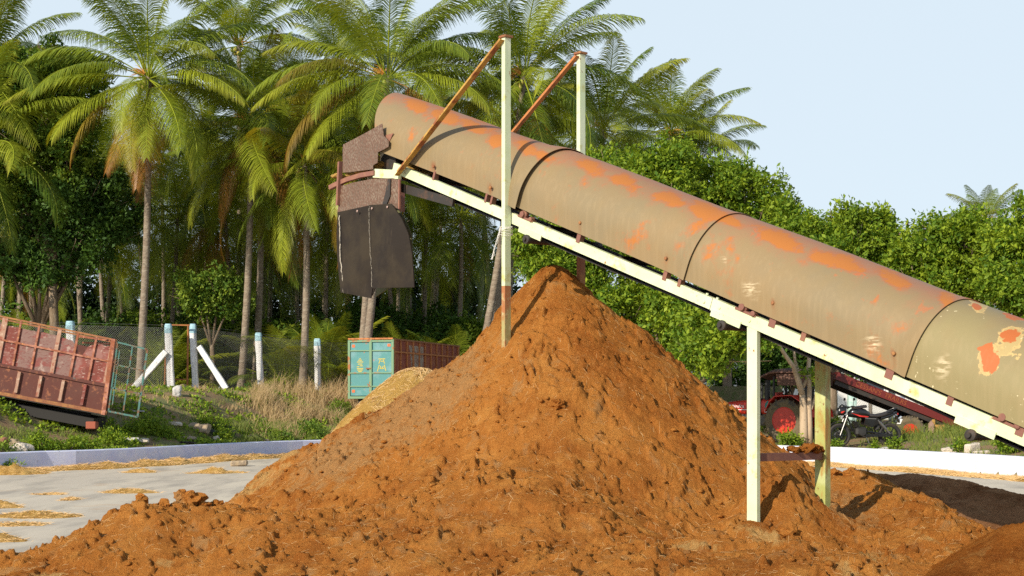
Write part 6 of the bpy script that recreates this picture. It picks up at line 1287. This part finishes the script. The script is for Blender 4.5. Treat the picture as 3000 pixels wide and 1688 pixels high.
mb = MB(); mb.tube([(.30, .36, 1.0), (.40, .22, 1.03), (.44, 0, .97), (.40, -.22, 1.03), (.30, -.36, 1.0)], .014, 8); mb.tube([(.36, .30, 1.01), (.22, .38, 1.0)], .02, 8); mb.tube([(.36, -.30, 1.01), (.22, -.38, 1.0)], .02, 8); mb.make('handlebar', m_gl, bike)
for s in (1, -1):
    mb = MB(); mb.tube([(.38, s*.24, 1.03), (.40, s*.30, 1.18)], .006, 5); mb.loft([(-.012, 0, 0, .05, .035), (.012, 0, 0, .05, .035)], 12, 2.4, origin=(.39, s*.32, 1.20)); mb.make('mirror', m_gl, bike)
mb = MB(); mb.box((.14, .02, 1.0), (.34, .22, .07), ((1, 0, -.15), (0, 1, 0), (.15, 0, 1)), bev=.03); mb.make('tank_cover', m_seat, bike)
mb = MB(); mb.tube([(.0, .10, .27), (-.08, .26, .0)], .012, 6); mb.make('side_stand', m_chr, bike); mb = MB(); mb.tube([(.08, -.24, .27), (.08, .24, .27)], .014, 6); mb.tube([(-.25, -.22, .34), (-.25, .22, .34)], .012, 6); mb.make('footrest', m_belt, bike)
# ------------------------------------------------------------------ tipped trailer
m_trd = mat('trailer_dark_red', (.13, .011, .008), .5, layers=[(3, (.13, .012, .010), .5, .62), (11, (.30, .04, .02), .62, .72)])
m_och = mat('ochre_paint', (.42, .24, .06), .8, layers=[(5, (.26, .14, .05), .5, .62)])
DT = 46.5; tg = P(2680, 1300, DT); tg[2] = float(ground_z(tg[0], DT)); tpt = thing('tipping_trailer', 'red farm trailer with its bed tipped up under the conveyor', 'trailer', tg)
def tq_(x, y, dd=0): return P(x, y, DT+dd)-tg
a, b = tq_(2452, 1101), tq_(2870, 1268); dv = nrm(b-a); un = np.array([-dv[2], 0, dv[0]])
mb = MB(); L_ = np.linalg.norm(b-a); mb.box((a+b)/2+np.array([0, .03, 0]), (L_, .05, .24), (dv, (0, 1, 0), un)); mb.box((a+b)/2+np.array([0, 1.97, 0]), (L_, .05, .28), (dv, (0, 1, 0), un)); side_ = mb.make('side_board', m_trd, tpt)
mb = MB(); mb.box((a+b)/2-un*.10+np.array([0, 1.0, 0]), (L_, 1.86, .03), (dv, (0, 1, 0), un)); mb.box(a+np.array([0, 1, 0])+dv*.03, (.05, 1.86, .28), (dv, (0, 1, 0), un)); mb.make('bed', m_trd, tpt)
mb = MB(); mb.box((a+b)/2-un*.21+np.array([0, .12, 0]), (L_*.98, .10, .13), (dv, (0, 1, 0), un)); mb.box((a+b)/2-un*.21+np.array([0, 1.85, 0]), (L_*.98, .10, .13), (dv, (0, 1, 0), un)); mb.make('bed_rail', m_dark, tpt)
m_let = mat('orange_lettering', (.26, .065, .015), .6)
ang_ = math.atan2(dv[2], dv[0]); c_ = a+dv*1.9+np.array([0, -.002, 0])-un*.01
lettering('CESSAN\'S  TRAILRS', .21, m_let, side_, c_-dv*.35, (R(90), -ang_, 0))
mb = MB(); mb.tube([tq_(2650, 1205, .9), tq_(2618, 1230, .9)], .045, 10); mb.tube([tq_(2618, 1230, .9), tq_(2575, 1262, .9)], .075, 12); mb.make('hydraulic_ram', m_blk, tpt)
for dd in (-.55, 1.3):
    cw = tq_(2664, 1266, dd); wh = wheel(cw, .50, .26, .27, tpt, m_mud, m_tred, 18, 'wheel', (0, -1, 0))
mb = MB(); mb.tube([tq_(2664, 1266, -.6), tq_(2664, 1266, 1.4)], .06, 10); mb.bar(tq_(2480, 1262, .4), tq_(2860, 1262, .4), .12, .16); mb.bar(tq_(2690, 1256, 1.0), tq_(2860, 1256, 1.0), .12, .16); mb.make('chassis', m_dark, tpt)
mb = MB(); mb.box(tq_(2757, 1258, -.2), (.42, .14, .30), bev=.02); mb.box(tq_(2735, 1250, -.12), (.10, .10, .46), bev=.02); mb.make('bracket', m_och, tpt)
mb = MB(); mb.prism([tq_(2720, 1268, -.36), tq_(2736, 1268, -.36), tq_(2737, 1245, -.36), tq_(2729, 1232, -.36), tq_(2720, 1242, -.36)], (0, .05, 0)); mb.make('tail_bracket', mat('faded_primer', (.36, .22, .17), .8), tpt)
wheel(tq_(2805, 1268, .1), .26, .20, .15, tpt, m_blk, m_och, 0, 'jack_wheel', (0, -1, 0))
mb = MB(); mb.box(tq_(2800, 1300, .3), (.9, .5, .5), bev=.05); mb.make('axle_box', m_dark, tpt)
# ------------------------------------------------------------------ right hand fence, wall, building, power pole, wire
m_tq = mat('pale_turquoise_stone', (.42, .62, .58), .85, layers=[(6, (.58, .70, .66), .45, .6), (20, (.3, .42, .40), .62, .7)], bump=(18, .6, .02)); m_bp = mat('pale_blue_stone', (.50, .58, .70), .85, bump=(18, .6, .02)); m_st = mat('granite_post', (.36, .30, .24), .95, layers=[(9, (.26, .22, .18), .5, .62)], bump=(16, 1, .02))
rp = []
for i, (px, yt, yb, w, d, m, lab) in enumerate([(2496, 1122, 1215, .30, 52, m_tq, 'pale turquoise square post behind the motorcycle handlebar'), (2550, 1150, 1215, .13, 52.5, m_st, 'thin granite post between the turquoise and blue posts'), (2634, 1182, 1232, .34, 50, m_bp, 'pale blue square post behind the motorcycle seat'), (2682, 1200, 1250, .13, 50, m_st, 'thin granite post above the trailer wheel'), (2870, 1235, 1312, .26, 42, m_st, 'short granite post under the lowest return roller'), (2790, 1200, 1260, .14, 48, m_st, 'thin granite post behind the trailer bracket')]):
    x = (px-1500)/FPX*d; z0 = float(ground_z(x, d)); zt_ = CH+(YH-yt)/FPX*d+(.25 if i in (2, 3, 4, 5) else 0); t = thing('stone_post', lab, 'stone post', (x, d, z0), 0, 'posts of the right hand fence'); mb = MB(); rg = random.Random(i+5)
    mb.loft([(q*(zt_-z0)-.2*(q == 0), 0, 0, w/2*rg.uniform(.95, 1.05), w/2) for q in np.linspace(0, 1, 6)], 10, 6, ax=((0, 0, 1), (1, 0, 0), (0, 1, 0))); smooth_by_angle(mb.make('shaft', m, t), 50); rp.append((x, d, z0, max(zt_, z0+1.3)))
chain('wire_fence', 'wire mesh run behind the motorcycle and the tipped trailer', [rp[0], rp[1], rp[2], rp[3], ((3080-1500)/FPX*44, 44, .45, 2.0)], .09, .003)
mb = MB(); m_moss = mat('mossy_wall', (.13, .12, .06), .95, layers=[(3, (.20, .17, .10), .5, .62), (6, (.08, .11, .03), .5, .6)], bump=(10, 1, .04))
a = P(2030, 1132, 54); b = P(2290, 1132, 54); mb.box(((a[0]+b[0])/2, 54, .95), (b[0]-a[0], .25, 2*(a[2]-.95))); tag(mb.make('compound_wall', m_moss), 'low mossy compound wall behind the tractor bonnet', 'wall')
m_bw = mat('white_render', (.78, .77, .74), .9); m_glass = mat('dark_window', (.04, .05, .06), .2)
def building(label, px, py, d, w, h, dp=6):
    p = P(px, py, d); z0 = float(ground_z(p[0], d)); hh = p[2]-z0; t = thing('white_building', label, 'building', (p[0], d, z0), .12); mb = MB(); mb.box((0, dp/2, hh/2), (w, dp, hh)); wl_ = mb.make('wall', m_bw, t)
    mb = MB(); mb.box((0, dp/2, hh+.13), (w+.5, dp+.5, .25)); mb.make('roof', m_conrub, t)
    for k in range(3):
        mb = MB(); mb.box((-w*.3+k*w*.3, -.02, hh*.55), (w*.14, .06, hh*.3)); f = mb.make('window', m_wht, t); mb = MB(); mb.box((-w*.3+k*w*.3, -.055, hh*.55), (w*.12, .02, hh*.27)); mb.make('pane', m_glass, f)
building('white building glimpsed through leaves above the right slope of the heap', 2070, 960, 75, 9, 4)
building('white building glimpsed in the gap between cover and beam', 2560, 1030, 78, 9, 4)
m_ins = mat('brown_porcelain', (.13, .035, .03), .3); m_conc2 = mat('concrete_pole', (.60, .62, .58), .9)
pb = P(2613, 682, 62); z0 = float(ground_z(pb[0], 62)); pole = thing('power_pole', 'concrete power pole with brown disc insulators poking above the trees', 'power pole', (pb[0], 62, z0)); PL = np.array([pb[0], 62, z0])
mb = MB(); mb.box((0, 0, (pb[2]-z0)/2), (.26, .2, pb[2]-z0), bev=.02); mb.make('pole', m_conc2, pole)
mb = MB(); mb.bar(P(2470, 668, 62)-PL, P(2670, 690, 62)-PL, .10, .10); mb.bar(P(2590, 690, 62)-PL, P(2607, 712, 62)-PL, .06, .06); mb.bar(P(2648, 678, 62)-PL, P(2620, 712, 62)-PL, .07, .07); mb.make('cross_arm', m_pframe, pole)
for (x, y0, y1) in ((2483, 628, 642), (2569, 654, 668), (2613, 647, 660), (2658, 648, 660), (2609, 686, 704), (2573, 690, 702)):
    mb = MB(); a = P(x, y1, 62)-PL; b = P(x, y0, 62)-PL; n = 4; pr_ = []
    for k in range(n): z = (b[2]-a[2])*k/n; pr_ += [(z, .03), (z+.02, .085), (z+.05, .03)]
    mb.lathe(a, (0, 0, 1), pr_, 12); mb.tube([a-np.array([0, 0, .3]), b+np.array([0, 0, .03])], .012, 5); mb.make('insulator', m_ins, pole)
def wire(label, pts, r=.008, sag=.0, m=m_blk):
    mb = MB(); pts = np.array(pts); q = np.linspace(0, 1, 16); c = pts[0]+(pts[-1]-pts[0])*q[:, None]; c[:, 2] -= sag*4*q*(1-q); mb.tube(c, r, 4); tag(mb.make('wire', m), label, 'wire')
wire('upper thin power line running from the left insulator to the right one', [P(2483, 628, 62), P(2658, 648, 62)], .007, .15); wire('lower thin power line ending at the middle insulator', [P(2500, 640, 62), P(2613, 647, 62)], .007, .1)
wire('slanting guy line left of the middle insulator', [P(2613, 650, 62), P(2560, 710, 62)], .006); wire('slanting guy line right of the pole', [P(2655, 652, 62), P(2618, 700, 62)], .006)
wire('pale taut wire stretched behind the near pale leg', [P(1985, 1053, 47), P(2260, 1057, 47)], .012, .05, m_strand)
